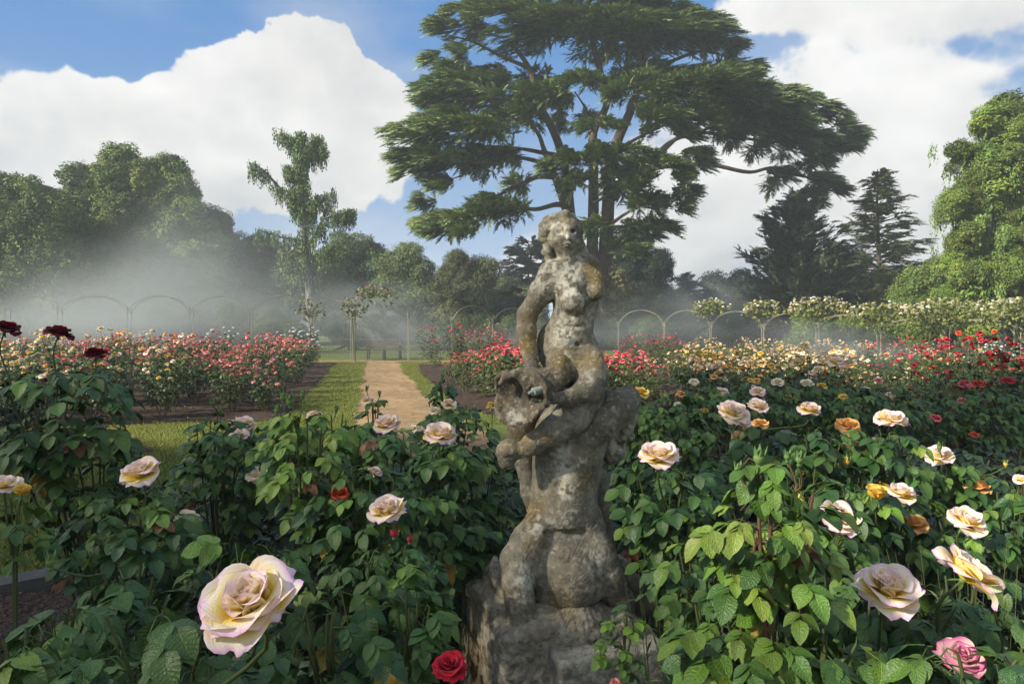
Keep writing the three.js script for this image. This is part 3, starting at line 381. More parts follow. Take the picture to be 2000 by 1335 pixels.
// ---------------------------------------------------------------- the statue, carved from a distance field
function carve(f, lo, hi, h) {                    // surface nets over the zero level of f
  const nx = Math.ceil((hi.x - lo.x) / h / 8) * 8 + 1, ny = Math.ceil((hi.y - lo.y) / h / 8) * 8 + 1, nz = Math.ceil((hi.z - lo.z) / h / 8) * 8 + 1, g = new Float32Array(nx * ny * nz).fill(1), sx = 1, sy = nx, sz = nx * ny;
  const half = 4 * h * 1.75 + 0.02;
  for (let k = 0; k < nz - 1; k += 8) for (let j = 0; j < ny - 1; j += 8) for (let i = 0; i < nx - 1; i += 8) {
    const c = f(lo.x + (i + 4) * h, lo.y + (j + 4) * h, lo.z + (k + 4) * h), far = Math.abs(c) > half;
    for (let c2 = k; c2 <= Math.min(k + 8, nz - 1); c2++) for (let b = j; b <= Math.min(j + 8, ny - 1); b++) for (let a = i; a <= Math.min(i + 8, nx - 1); a++) { const o = a + b * sy + c2 * sz; if (far) { if (g[o] === 1) g[o] = c > 0 ? 0.5 : -0.5; } else g[o] = f(lo.x + a * h, lo.y + b * h, lo.z + c2 * h); }
  }
  const id = new Int32Array(nx * ny * nz).fill(-1), P = [], I = [], off = [0, sx, sy, sx + sy, sz, sx + sz, sy + sz, sx + sy + sz], E = [[0, 1], [2, 3], [4, 5], [6, 7], [0, 2], [1, 3], [4, 6], [5, 7], [0, 4], [1, 5], [2, 6], [3, 7]];
  for (let k = 0; k < nz - 1; k++) for (let j = 0; j < ny - 1; j++) for (let i = 0; i < nx - 1; i++) {
    const o = i + j * sy + k * sz; let m = 0; for (let q = 0; q < 8; q++) if (g[o + off[q]] < 0) m |= 1 << q; if (m === 0 || m === 255) continue;
    let x = 0, y = 0, z = 0, n = 0; for (const [a, b] of E) { const ga = g[o + off[a]], gb = g[o + off[b]]; if ((ga < 0) === (gb < 0)) continue; const t = ga / (ga - gb); x += (a & 1) + ((b & 1) - (a & 1)) * t; y += (a >> 1 & 1) + ((b >> 1 & 1) - (a >> 1 & 1)) * t; z += (a >> 2) + ((b >> 2) - (a >> 2)) * t; n++; }
    id[o] = P.length / 3; P.push(lo.x + (i + x / n) * h, lo.y + (j + y / n) * h, lo.z + (k + z / n) * h);
  }
  const quad = (a, b, c, d, flip) => { if (a < 0 || b < 0 || c < 0 || d < 0) return; flip ? I.push(a, c, b, b, c, d) : I.push(a, b, c, b, d, c); };
  for (let k = 1; k < nz - 1; k++) for (let j = 1; j < ny - 1; j++) for (let i = 1; i < nx - 1; i++) {
    const o = i + j * sy + k * sz, s = g[o] < 0;
    if (s !== g[o + sx] < 0) quad(id[o - sy - sz], id[o - sz], id[o - sy], id[o], s);
    if (s !== g[o + sy] < 0) quad(id[o - sx - sz], id[o - sx], id[o - sz], id[o], s);
    if (s !== g[o + sz] < 0) quad(id[o - sx - sy], id[o - sy], id[o - sx], id[o], s);
  }
  for (let q = 0; q < I.length; q += 3) { const t = I[q + 1]; I[q + 1] = I[q + 2]; I[q + 2] = t; }
  const geo = new THREE.BufferGeometry(); geo.setAttribute('position', new THREE.Float32BufferAttribute(P, 3)); geo.setIndex(I); geo.computeVertexNormals(); return geo;
}
const SD = 2.62, SK = SD / F;                     // distance to the statue, metres per photograph pixel there
const S = (px, py, dz = 0) => at(px, py, SD - dz);
const smin = (a, b, k) => { const h = Math.max(k - Math.abs(a - b), 0) / k; return Math.min(a, b) - h * h * k * 0.25; };
const cap = (a, b, ra, rb, k = 0.02) => { const dx = b.x - a.x, dy = b.y - a.y, dz = b.z - a.z, L = dx * dx + dy * dy + dz * dz; ra *= SK; rb *= SK; const f = (x, y, z) => { const px = x - a.x, py = y - a.y, pz = z - a.z, t = clamp((px * dx + py * dy + pz * dz) / L), ex = px - dx * t, ey = py - dy * t, ez = pz - dz * t; return Math.sqrt(ex * ex + ey * ey + ez * ez) - lerp(ra, rb, t); }; return { f, k, lo: V(Math.min(a.x, b.x), Math.min(a.y, b.y), Math.min(a.z, b.z)).addScalar(-Math.max(ra, rb)), hi: V(Math.max(a.x, b.x), Math.max(a.y, b.y), Math.max(a.z, b.z)).addScalar(Math.max(ra, rb)) }; };
const ell = (c, rx, ry, rz, k = 0.02, roll = 0, yaw = 0) => { rx *= SK; ry *= SK; rz *= SK; const q = new THREE.Matrix4().makeRotationFromQuaternion(Q(0, yaw, roll).invert()).elements, R = Math.max(rx, ry, rz); const f = (x, y, z) => { x -= c.x; y -= c.y; z -= c.z; const a = (q[0] * x + q[4] * y + q[8] * z) / rx, b = (q[1] * x + q[5] * y + q[9] * z) / ry, d = (q[2] * x + q[6] * y + q[10] * z) / rz, k0 = Math.sqrt(a * a + b * b + d * d), k1 = Math.sqrt((a / rx) ** 2 + (b / ry) ** 2 + (d / rz) ** 2); return k1 < 1e-9 ? -Math.min(rx, ry, rz) : k0 * (k0 - 1) / k1; }; return { f, k, lo: c.clone().addScalar(-R), hi: c.clone().addScalar(R) }; };
const chain = (pts, k) => pts.slice(1).map((q, i) => cap(pts[i][0], q[0], pts[i][1], q[1], k));
function body(add, cut, rough, h, pit = 0) {
  const far = 0.09;
  const f = (x, y, z) => {
    let d = 1;
    for (const p of add) { const bx = Math.max(p.lo.x - x, 0, x - p.hi.x), by = Math.max(p.lo.y - y, 0, y - p.hi.y), bz = Math.max(p.lo.z - z, 0, z - p.hi.z), b = bx * bx + by * by + bz * bz; if (b > far * far && b > d * d) continue; d = smin(d, p.f(x, y, z), p.k); }
    if (d < 0.05 && d > -0.09) { for (const p of cut) { const q = p.f(x, y, z); if (q < 0.06) d = -smin(-d, q, p.k); } if (Math.abs(d) < 0.03) { d += rough * (fbm(x * 60, y * 60, z * 60, 3) - 0.5) + rough * 0.55 * (fbm(x * 11 + 5, y * 11, z * 11, 2) - 0.5); if (pit) { const n = vnoise(x * 95, y * 95, z * 95); if (n > 0.72) d += (n - 0.72) * pit; } } }
    return d;
  };
  const lo = V(9, 9, 9), hi = V(-9, -9, -9); for (const p of add) { lo.min(p.lo); hi.max(p.hi); }
  return carve(f, lo.addScalar(-0.03), hi.addScalar(0.03), h);
}
// weathering: lichen and algae as stains of the stone
const stainSpots = [   // px, py, radius px, kind (0 white, 1 ochre, 2 dark), strength
  [1088, 455, 16, 0, 1.2], [1112, 470, 12, 0, 1], [1085, 548, 34, 0, 0.9], [1122, 570, 26, 0, 0.55], [1108, 525, 24, 0, 0.6], [1095, 640, 26, 0, 0.5], [1105, 662, 18, 0, 1.0], [1130, 610, 22, 0, .35],
  [1098, 905, 14, 0, 1.6], [1100, 945, 13, 0, 1.4], [1096, 870, 12, 0, 1.3], [1128, 890, 8, 0, 1.3], [1090, 1000, 20, 0, 0.4], [1018, 1088, 22, 0, 0.7], [1160, 1070, 30, 0, 0.5], [1205, 870, 18, 0, 1.2], [1002, 800, 14, 0, 0.7], [1022, 815, 10, 0, 0.8], [1140, 730, 12, 0, 0.6], [1045, 1005, 14, 0, 1], [1030, 870, 10, 0, 0.6], [1125, 1215, 40, 0, 0.7], [1100, 1282, 22, 0, 1.0], [1160, 1268, 22, 0, 0.9], [1220, 1256, 22, 1, 1.0], [975, 1230, 40, 0, 0.5],
  [1030, 670, 24, 1, 1.1], [1035, 620, 26, 1, 0.6], [1150, 525, 26, 1, 0.9], [1165, 545, 26, 1, 0.9], [1100, 715, 34, 1, 1.0], [1160, 700, 20, 1, 0.9], [1015, 850, 34, 1, 0.7], [1045, 985, 26, 1, 1.1], [1060, 830, 24, 1, 0.6], [1150, 930, 34, 1, 0.7], [1110, 1130, 46, 1, 1.0], [1045, 1030, 24, 1, 0.8], [1100, 440, 18, 1, 0.7], [930, 1240, 26, 1, 1.1], [925, 1300, 26, 1, 1.2], [985, 770, 20, 1, 0.5], [1010, 1110, 20, 1, 0.5],
  [1050, 745, 40, 2, 1.1], [1095, 730, 18, 2, 1.2], [1150, 750, 36, 2, 0.9], [1110, 775, 24, 2, 1.0], [1000, 745, 16, 2, 0.9], [990, 885, 26, 2, 0.9], [1210, 790, 40, 2, 0.9], [1232, 770, 16, 2, 1.4], [1165, 835, 26, 2, 0.8], [1100, 1030, 36, 2, 0.7], [1120, 970, 36, 2, 0.5], [1075, 900, 18, 2, .5], [1150, 1180, 44, 2, 0.9], [1020, 1200, 26, 2, 0.6], [1215, 1150, 34, 2, 0.9], [1130, 600, 18, 2, 0.6], [1140, 455, 16, 2, 1.2], [1030, 770, 24, 2, .4],
].map(([px, py, r, k, s]) => [S(px, py), r * SK, k, s]);
function weather(g, base = [0.25, 0.222, 0.158], dk = 1) {
  const p = g.attributes.position, c = new Float32Array(p.count * 3), u = new Float32Array(p.count * 2);
  for (let i = 0; i < p.count; i++) {
    const x = p.getX(i), y = p.getY(i), z = p.getZ(i); const w = [0, 0, 0];
    for (const [q, r, k, s] of stainSpots) { const dx = x - q.x, dy = y - q.y, d = (dx * dx + dy * dy) / (r * r); if (d < 5) w[k] += s * Math.exp(-d * 0.9); }
    const a = fbm(x * 24, y * 24, z * 24, 4), b = fbm(x * 70 + 9, y * 70, z * 70, 3), e = fbm(x * 8 + 3, y * 8 + 1, z * 8, 3), v = vnoise(x * 150, y * 150, z * 150);
    const white = clamp(smooth(0.50, 0.60, b * 0.6 + a * 0.4 + 0.14 * w[0] - 0.06) * 0.30 + w[0] * smooth(0.36, 0.58, b * 0.8 + a * 0.2) * 0.85 + smooth(0.77, 0.87, v) * 0.42), ochre = clamp(smooth(0.50, 0.70, e * 0.6 + b * 0.4 + 0.2 * w[1]) * 0.7 * (0.3 + w[1])), dark = clamp(smooth(0.48, 0.66, fbm(x * 13, y * 13, z * 13 + 7, 3) * 0.6 + b * 0.35 + 0.26 * w[2]) * 0.85 * dk);
    const t = 0.74 + 0.55 * (a - 0.5) + 0.85 * (b - 0.5) + 0.3 * (e - 0.5); let R = base[0] * t * 1.1, G = base[1] * t * 1.1, B = base[2] * t * 1.1;
    R = lerp(R, 0.235 * t, ochre); G = lerp(G, 0.155 * t, ochre); B = lerp(B, 0.042 * t, ochre);
    R = lerp(R, 0.075, dark * 0.7); G = lerp(G, 0.062, dark * 0.7); B = lerp(B, 0.042, dark * 0.7);
    R = lerp(R, 0.50, white); G = lerp(G, 0.46, white); B = lerp(B, 0.36, white);
    const spot = smooth(0.80, 0.86, vnoise(x * 120 + 40, y * 120, z * 120)); R *= 1 - 0.5 * spot; G *= 1 - 0.5 * spot; B *= 1 - 0.5 * spot;
    c[i * 3] = R; c[i * 3 + 1] = G; c[i * 3 + 2] = B;
    u[i * 2] = x + 0.55 * z; u[i * 2 + 1] = y + 0.6 * z;
  }
  g.setAttribute('color', new THREE.BufferAttribute(c, 3)); g.setAttribute('uv', new THREE.BufferAttribute(u, 2)); return g;
}
const stoneMat = new THREE.MeshStandardMaterial({ color: 0xffffff, vertexColors: true, roughness: 0.93, bumpMap: rep(grain, 3), bumpScale: 0.003, side: THREE.DoubleSide });
{
  const t = thing('garden_statue', 'weathered lichen-spotted stone statue of a nymph with shell riding a headless figure', 'statue', V(0, 0, 0)), r = rng(31);
  // ---- upper figure
  const A = [
    ell(S(1106, 694, 0), 46, 44, 44, 0.03), ...chain([[S(1110, 690, 0.01), 42], [S(1113, 648, 0.01), 41], [S(1122, 606, 0.01), 41]], 0.03), ell(S(1125, 572, -0.012), 46, 56, 36, 0.03, 0.12), ell(S(1140, 540, -0.01), 32, 36, 34, 0.04), ell(S(1106, 542, 0.012), 40, 27, 34, 0.04), cap(S(1080, 532, 0.03), S(1146, 516, -0.01), 23, 20, 0.04), cap(S(1082, 538, 0.02), S(1150, 520, -0.05), 23, 20, 0.03),
    ell(S(1117, 572, 0.062), 27, 32, 22, 0.04), ell(S(1120, 588, 0.092), 24, 22, 22, 0.018), ell(S(1160, 554, 0.03), 18, 26, 22, 0.03), ell(S(1163, 568, 0.062), 18, 18, 19, 0.015),
    cap(S(1110, 535, 0.0), S(1106, 492, 0.015), 24, 21, 0.03), cap(S(1090, 528, 0.05), S(1112, 500, 0.05), 8, 9, 0.02),
    // head: skull, face, cheeks, brow, nose, chin, lips
    ell(S(1095, 456, -0.005), 37, 41, 42, 0.02, 0.1), ell(S(1105, 463, 0.032), 29, 37, 33, 0.02, -0.12, 0.35), ell(S(1111, 484, 0.05), 15, 13, 16, 0.02), ell(S(1093, 468, 0.065), 12, 13, 10, 0.015), ell(S(1119, 466, 0.05), 9, 12, 10, 0.015), cap(S(1083, 446, 0.07), S(1119, 443, 0.065), 6, 5, 0.015), cap(S(1106, 446, 0.088), S(1110, 464, 0.108), 3.4, 4.6, 0.008), ell(S(1110, 475, 0.098), 7, 2.6, 5, 0.006), ell(S(1110, 480, 0.096), 6, 2.6, 5, 0.006),
    // hair swept back on the right, roll along the brow
    cap(S(1105, 420, 0.03), S(1128, 438, 0.01), 9, 9, 0.012), cap(S(1127, 436, -0.02), S(1134, 486, -0.07), 9, 9, 0.02), cap(S(1134, 486, -0.07), S(1142, 512, -0.07), 9, 12, 0.03), cap(S(1078, 428, 0.04), S(1105, 420, 0.045), 10, 10, 0.012),
    // arm at the viewer's left, hand behind the shell
    ...chain([[S(1077, 540, 0.025), 24.5], [S(1058, 570, 0.015), 22.5], [S(1030, 614, 0.0), 18], [S(1028, 645, 0.02), 18], [S(1033, 685, 0.05), 14], [S(1036, 712, 0.08), 12.5]], 0.022), ell(S(1040, 724, 0.09), 13, 14, 12, 0.02),
    // arm drawn back on the right
    ...chain([[S(1150, 522, -0.06), 19], [S(1158, 548, -0.09), 17], [S(1150, 600, -0.13), 13]], 0.02),
    // hip outline at left, drapery
    ell(S(1072, 676, -0.03), 24, 44, 34, 0.03), ell(S(1140, 690, 0.0), 30, 40, 40, 0.03), ell(S(1106, 722, 0.05), 42, 34, 34, 0.03),
    // forearm coming forward over the lap to hold the shell
    ...chain([[S(1152, 700, 0.05), 27], [S(1158, 735, 0.10), 27], [S(1146, 762, 0.14), 24], [S(1112, 776, 0.18), 14], [S(1085, 777, 0.195), 11]], 0.022),
    ell(S(1076, 777, 0.20), 9, 9, 9, 0.01), ...[0, 1, 2, 3].map((i) => cap(S(1080, 772 + i * 4.5, 0.205), S(1066, 769 + i * 5.5, 0.212), 3.2, 2.4, 0.004)), cap(S(1084, 772, 0.205), S(1073, 763, 0.21), 3.4, 2.6, 0.004),
    // thigh and leg crossing down to the left, foot
    ...chain([[S(1146, 778, 0.05), 36], [S(1118, 812, 0.12), 32], [S(1080, 842, 0.145), 25], [S(1042, 866, 0.155), 18], [S(1018, 880, 0.155), 14]], 0.025), ell(S(994, 880, 0.145), 25, 22, 23, 0.012, 0.35), ell(S(990, 902, 0.15), 15, 14, 15, 0.012), ...[0, 1, 2, 3, 4].map((i) => cap(S(1000 - i * 5, 900 - i * 3, 0.165), S(995 - i * 5, 914 - i * 4, 0.165), 5 - i * 0.4, 4 - i * 0.4, 0.004)),
    // second leg hanging behind at left
    ...chain([[S(1030, 800, -0.02), 26], [S(1017, 840, -0.05), 25], [S(1024, 890, -0.06), 22], [S(1038, 960, -0.05), 19], [S(1050, 1000, -0.02), 20]], 0.025),
  ];
  for (let i = 0; i < 130; i++) { // curls
    const a = r() * 6.28, q = r(), v = V(Math.cos(a) * 37 * Math.sqrt(1 - (q * 2 - 1) ** 2), (q * 2 - 1) * 41, Math.sin(a) * 42 * Math.sqrt(1 - (q * 2 - 1) ** 2)); const px = 1095 + v.x, py = 456 - v.y, dz = -0.005 + v.z * SK;
    const onFace = v.x > -24 && v.y < 26 && v.z > 8; if (onFace || (v.x > 20 && v.z > 0 && v.y < 24)) continue; const s = 6 + 4 * r(); A.push(ell(S(px, py, dz), s, s * 0.9, s, 0.005));
  }
  for (let i = 0; i < 26; i++) { const u = r(), s = 5 + 3 * r(); A.push(ell(S(1066 + u * 14 + (r() - 0.5) * 14, 478 + u * 38, 0.035 - u * 0.02 + (r() - 0.5) * 0.05), s, s, s, 0.006)); }
  for (let i = 0; i < 40; i++) { const a = r(), s = 5 + 6 * r(); A.push(ell(S(1066 + a * 90, 662 + 14 * Math.sin(a * 9) + r() * 22, 0.085 - Math.abs(a - 0.45) * 0.12), s * 1.3, s * 0.8, s, 0.008, r() * 3)); }
  const cutA = [ell(S(1092, 454, 0.088), 7, 4, 6, 0.008), ell(S(1118, 452, 0.082), 5, 4, 6, 0.008), ell(S(1110, 477.5, 0.112), 8, 1, 5, 0.004), cap(S(1140, 560, 0.10), S(1136, 600, 0.085), 5, 4, 0.02), ell(S(1112, 650, 0.105), 3, 4, 6, 0.01), cap(S(1085, 618, 0.095), S(1150, 616, 0.09), 3, 3, 0.01), ell(S(1095, 655, 0.11), 3, 3, 5, 0.006), cap(S(1085, 640, 0.095), S(1150, 636, 0.09), 2, 2, 0.012), cap(S(1102, 905, 0.19), S(990, 893, 0.185), 1.5, 1.5, 0.006), ell(S(1089, 672, 0.095), 4, 4, 6, .006), ell(S(1127, 672, 0.09), 5, 4, 6, .006)];
  put('upper_figure', weather(body(A, cutA, 0.005, 0.0045, 0.009)), stoneMat, t);
  // ---- lower figure
  const B = [
    ell(S(1108, 872, 0), 68, 76, 58, 0.03), ...chain([[S(1110, 840, -0.01), 62], [S(1105, 930, 0.0), 62], [S(1100, 980, 0.01), 62], [S(1104, 1020, 0.02), 64]], 0.03), ell(S(1096, 1002, 0.06), 54, 44, 36, 0.04), ell(S(1080, 872, 0.055), 30, 40, 26, 0.05), ell(S(1136, 870, 0.05), 28, 40, 26, 0.05),
    ...chain([[S(1070, 1014, 0.04), 38], [S(1034, 1062, 0.12), 35], [S(1012, 1096, 0.18), 32], [S(1012, 1134, 0.225), 27], [S(1015, 1180, 0.255), 24], [S(1019, 1224, 0.275), 22], [S(1022, 1250, 0.28), 18]], 0.025), ...chain([[S(1010, 1236, 0.285), 11], [S(1003, 1268, 0.29), 5]], 0.02), ...chain([[S(1034, 1230, 0.28), 14], [S(1052, 1266, 0.29), 13], [S(1076, 1280, 0.29), 7]], 0.02), ell(S(1058, 1222, 0.25), 17, 32, 10, 0.01, 0.1),
    ...chain([[S(1140, 1020, 0.04), 38], [S(1166, 1080, 0.09), 34], [S(1192, 1130, 0.1), 29], [S(1214, 1174, 0.1), 22], [S(1226, 1210, 0.09), 18]], 0.025), ...chain([[S(1172, 930, -0.07), 17], [S(1178, 990, -0.07), 16], [S(1184, 1060, -0.05), 18]], 0.03),
    // raised arm and shoulder at right, with a mass of hair and drapery below
    ...chain([[S(1224, 780, 0.0), 25], [S(1206, 797, 0.05), 33], [S(1178, 828, 0.085), 29], [S(1152, 852, 0.09), 23]], 0.025), ...chain([[S(1228, 778, -0.02), 22], [S(1222, 815, -0.05), 22], [S(1205, 845, -0.05), 26]], 0.025), cap(S(1160, 806, -0.01), S(1186, 772, -0.02), 17, 14, 0.02), ell(S(1196, 872, -0.06), 27, 36, 28, 0.02), cap(S(1110, 800, -0.06), S(1180, 830, -0.05), 34, 30, 0.03), cap(S(1160, 850, .02), S(1150, 900, .01), 26, 22, .03),
    // block under the seat with its overhanging lip
    ell(S(1100, 1085, 0.0), 66, 70, 60, 0.03),
  ];
  { const e = ell(S(1102, 1125, 0.07), 86, 88, 84, 0.03), y0 = S(1100, 1181, 0.16).y; B.push({ ...e, f: (x, y, z) => { const a = e.f(x, y, z), b = y0 + 0.16 * Math.max(0, x - 0.21) - y, h = Math.max(0.02 - Math.abs(a - b), 0) / 0.02; return Math.max(a, b) + h * h * 0.005; } }); }
  for (let i = 0; i < 22; i++) { const s = 5 + 4 * r(); B.push(ell(S(1222 + (r() - 0.5) * 30, 838 + (r() - 0.5) * 40, -0.03 + (r() - 0.5) * 0.08), s, s, s, 0.007)); }
  const cutB = [cap(S(1098, 846, 0.125), S(1094, 950, 0.125), 4, 3, 0.03), ell(S(1089, 996, 0.148), 4, 5, 6, 0.008), cap(S(1064, 1042, 0.14), S(1140, 1040, 0.135), 5, 5, 0.02), ell(S(1098, 1052, 0.115), 10, 5, 6, 0.006, 0.5), ell(S(1110, 1064, 0.13), 9, 4, 6, 0.006, 0.6), ell(S(1122, 1078, 0.15), 7, 3, 6, 0.006, 0.4), cap(S(1032, 1212, 0.31), S(1026, 1262, 0.315), 3, 4, 0.008)];
  put('lower_figure', weather(body(B, cutB, 0.006, 0.0055, 0.009)), stoneMat, t);
  // ---- shell: a thin bowl with a wavy lip, open to the left and to the viewer; conch behind it
  {
    const n = V(-0.34, 0.16, 0.92).normalize(), R = 62 * SK, c = S(1022, 774, 0.168).addScaledVector(n, R);
    const bowl = { f: (x, y, z) => { const dx = x - c.x, dy = y - c.y, dz = z - c.z, l = Math.sqrt(dx * dx + dy * dy + dz * dz), h = dx * n.x + dy * n.y + dz * n.z, a = Math.atan2(dy, dx); return Math.max(Math.abs(l - R) - 0.0065, h + 0.072 - 0.010 * Math.sin(a * 3 + 0.8) - 0.003 * Math.sin(a * 11)); }, k: 0.006, lo: c.clone().addScalar(-0.135), hi: c.clone().addScalar(0.135) };
    const lip = [...chain([[S(978, 748, 0.2), 5], [S(988, 735, 0.2), 6], [S(1006, 730, 0.2), 6], [S(1024, 742, 0.2), 7], [S(1030, 756, 0.21), 5]], 0.015)];
    const conch = [...chain([[S(1094, 706, 0.10), 16], [S(1088, 735, 0.14), 21], [S(1068, 752, 0.155), 24], [S(1044, 746, 0.16), 22], [S(1032, 736, 0.15), 17]], 0.03), cap(S(1066, 740, 0.19), S(1068, 790, 0.215), 7, 6, 0.02), cap(S(1040, 728, 0.165), S(1062, 738, 0.185), 9, 9, 0.02)];
    put('shell', weather(body([bowl, ...lip, ...conch], [ell(S(1046, 776, 0.215), 15, 9, 22, 0.01)], 0.006, 0.0045, 0.008), [0.17, 0.135, 0.09]), stoneMat, t);
    const m = new MB(), p0 = S(1054, 762, 0.235), p1 = S(1034, 767, 0.262), d = p1.clone().sub(p0), L = d.length(); d.normalize(); const q = aim(d, V(0, 1, 0));
    const prof = []; for (let i = 0; i <= 40; i++) { const u = i / 40; prof.push(new THREE.Vector2((u < 0.72 ? 0.0125 + 0.0028 * Math.sin(u * 40) : 0.0075 - 0.003 * (u - 0.72) / 0.28 + 0.001 * Math.sin(u * 60)) * (u === 1 ? 0.4 : 1), u * L * 1.5)); }
    m.add(new THREE.LatheGeometry(prof, 18), M4(p0.addScaledVector(d, -L * 0.4), q, 1));
    put('spout', m.build(), std({ color: new THREE.Color(0.42, 0.47, 0.40), roughness: 0.7, bumpMap: rep(grain, 6), bumpScale: 0.003 }), t);
  }
  // ---- rock under the figures and the squared block in front
  const top = S(1090, 1128, 0.0), qy = 0.30, cs = Math.cos(qy), sn = Math.sin(qy), cx = S(1094, 0, 0).x, cz = -SD;
  const rock = { f: (x, y, z) => { const dx = x - cx, dz = z - cz, a = cs * dx - sn * dz, b = sn * dx + cs * dz, hw = 0.318 + 0.035 * (0.58 - y), hd = 0.285 + 0.05 * (0.58 - y), r0 = 0.028, h = 0.575 + 0.03 * smooth(0, -0.25, a) - 0.13 * smooth(0.14, 0.36, a) + 0.02 * Math.sin(a * 17 + 1) * Math.cos(b * 13) - 0.02 * smooth(0.02, 0.30, b), ux = Math.abs(a) - hw + r0, uz = Math.abs(b) - hd + r0, uy = y - h + r0; const q = Math.hypot(Math.max(ux, 0), Math.max(uy, 0), Math.max(uz, 0)) + Math.min(Math.max(ux, uy, uz), 0) - r0; return Math.max(q, -0.1 - y); }, k: 0.04, lo: V(cx - 0.5, -0.1, cz - 0.5), hi: V(cx + 0.5, 0.75, cz + 0.5) };
  const R = [rock, cap(S(958, 1118, 0.05), S(968, 1092, 0.08), 13, 6, 0.03), cap(S(975, 1120, 0.12), S(1000, 1150, 0.16), 18, 22, 0.03), cap(S(1205, 1108, -0.1), S(1262, 1180, -0.02), 26, 22, 0.03), ell(S(1090, 1200, 0.14), 90, 40, 70, 0.04), cap(S(925, 1150, 0.0), S(990, 1165, 0.1), 14, 22, .05)];
  put('rock_base', weather(body(R, [cap(S(950, 1165, 0.2), S(940, 1330, 0.2), 8, 8, 0.02)], 0.020, 0.0065, 0.02), [0.33, 0.285, 0.20], 0.55), stoneMat, t);
  {
    const hw = 0.20, hh = 0.262, hd = 0.10, f = (x, y, z) => { const ux = Math.abs(x) - hw + 0.012, uy = Math.abs(y) - hh + 0.012, uz = Math.abs(z) - hd + 0.012; return Math.hypot(Math.max(ux, 0), Math.max(uy, 0), Math.max(uz, 0)) + Math.min(Math.max(ux, uy, uz), 0) - 0.012 + 0.007 * (fbm(x * 40, y * 40, z * 40 + 5, 4) - 0.5) + 0.008 * (fbm(x * 6, y * 6, z * 6, 2) - 0.5); };
    const g = carve(f, V(-hw - 0.03, -hh - 0.03, -hd - 0.03), V(hw + 0.03, hh + 0.03, hd + 0.03), 0.0055), m = new THREE.Matrix4().makeRotationY(qy); m.setPosition(cx + cs * 0.05 + sn * 0.285, 0.244, cz - sn * 0.05 + cs * 0.285); g.applyMatrix4(m);
    put('plinth_block', weather(g, [0.36, 0.33, 0.25], 0.45), stoneMat, t);
  }
}
// ---------------------------------------------------------------- arches, bench, fence
const ironMat = std({ color: new THREE.Color(0.24, 0.225, 0.165), roughness: 0.7, metalness: 0.1 });
const darkIron = std({ color: new THREE.Color(0.12, 0.12, 0.10), roughness: 0.7 }), mistIron = std({ color: new THREE.Color(0.17, 0.165, 0.13), roughness: 0.8 });
const oldWood = new THREE.MeshStandardMaterial({ color: new THREE.Color(0.17, 0.115, 0.075), roughness: 0.9, map: rep(barkTex, 1.4), bumpMap: rep(barkTex, 1.4), bumpScale: 0.01 });
// leaflets: a pointed oval folded along its midrib
function leaflet(m, p, dir, nor, L, W, o = {}) {
  const { rows = 5, cols = 4, fold = 0.25, droop = 0.25, col = [1, 1, 1], twist = 0, wave = 0 } = o, x = V(0, 0, 0).crossVectors(dir, nor).normalize(), z = V(0, 0, 0).crossVectors(x, dir), first = m.count, q = V(0, 0, 0), n = V(0, 0, 0);
  for (let i = 0; i <= rows; i++) {
    const t = i / rows, w = W * 0.5 * Math.pow(Math.sin(Math.PI * Math.pow(clamp(t * 0.985 + 0.008), 0.82)), 0.72), y = t * L, dz = -droop * L * t * t, tw = twist * t;
    for (let j = 0; j <= cols; j++) { const u = (j / cols) * 2 - 1, a = Math.abs(u), h = fold * w * (a - 0.35 * a * a) + wave * W * Math.sin(t * 9 + u * 2) * a; q.copy(p).addScaledVector(dir, y).addScaledVector(x, u * w).addScaledVector(z, dz + h + tw * u * w); n.copy(z).addScaledVector(x, -Math.sign(u) * fold * 0.8).addScaledVector(dir, 2 * droop * t).normalize(); m.v(q.x, q.y, q.z, n.x, n.y, n.z, col, j / cols, t); }
  }
  for (let i = 0; i < rows; i++) for (let j = 0; j < cols; j++) { const a = first + i * (cols + 1) + j, b = a + cols + 1; m.i.push(a, a + 1, b, a + 1, b + 1, b); }
}
// a compound rose leaf of n leaflets along +y, its face to +z
function roseLeaf(seed, n, size, o = {}) {
  const r = rng(seed), m = new MB(), L = size * (n > 5 ? 1.7 : 1.5), pts = [], arch = (o.arch ?? 0.35) * (0.6 + 0.8 * r());
  for (let k = 0; k <= 4; k++) { const t = k / 4; pts.push(V((r() - 0.5) * 0.003, t * L * 0.62, -arch * L * 0.4 * t * t)); }
  m.tube(pts, (u) => lerp(0.0014, 0.0008, u) * size / 0.06, 4, o.stalk ?? [0.9, 1, 0.8]);
  const c = new THREE.CatmullRomCurve3(pts), pair = (n - 1) / 2;
  const one = (p, d, s) => { const nor = V((r() - 0.5) * 0.5, 0, 1).addScaledVector(d, -0.1).normalize(), dir = d.clone().add(V((r() - 0.5) * 0.25, (r() - 0.5) * 0.2, -0.12 - 0.3 * r())).normalize(), t = 0.85 + 0.3 * r(); leaflet(m, p, dir, nor.addScaledVector(dir, -nor.dot(dir)).normalize(), s * (0.9 + 0.2 * r()), s * (0.66 + 0.1 * r()), { rows: o.rows ?? 5, cols: o.cols ?? 4, fold: 0.12 + 0.35 * r(), droop: 0.08 + 0.35 * r(), col: [t * (0.92 + 0.16 * r()), t, t * 0.95], twist: (r() - 0.5) * 0.5, wave: o.rows ? 0 : 0.03 }); };
  one(c.getPoint(1), V(0, 1, -arch * 0.6).normalize(), size * 1.12);
  for (let k = 0; k < pair; k++) { const p = c.getPoint(0.35 + 0.55 * (k + 0.5) / pair), s = size * (0.78 + 0.22 * (k + 1) / pair); for (const sd of [-1, 1]) one(p, V(sd * 0.9, 0.45, 0).normalize(), s); }
  return m.build();
}
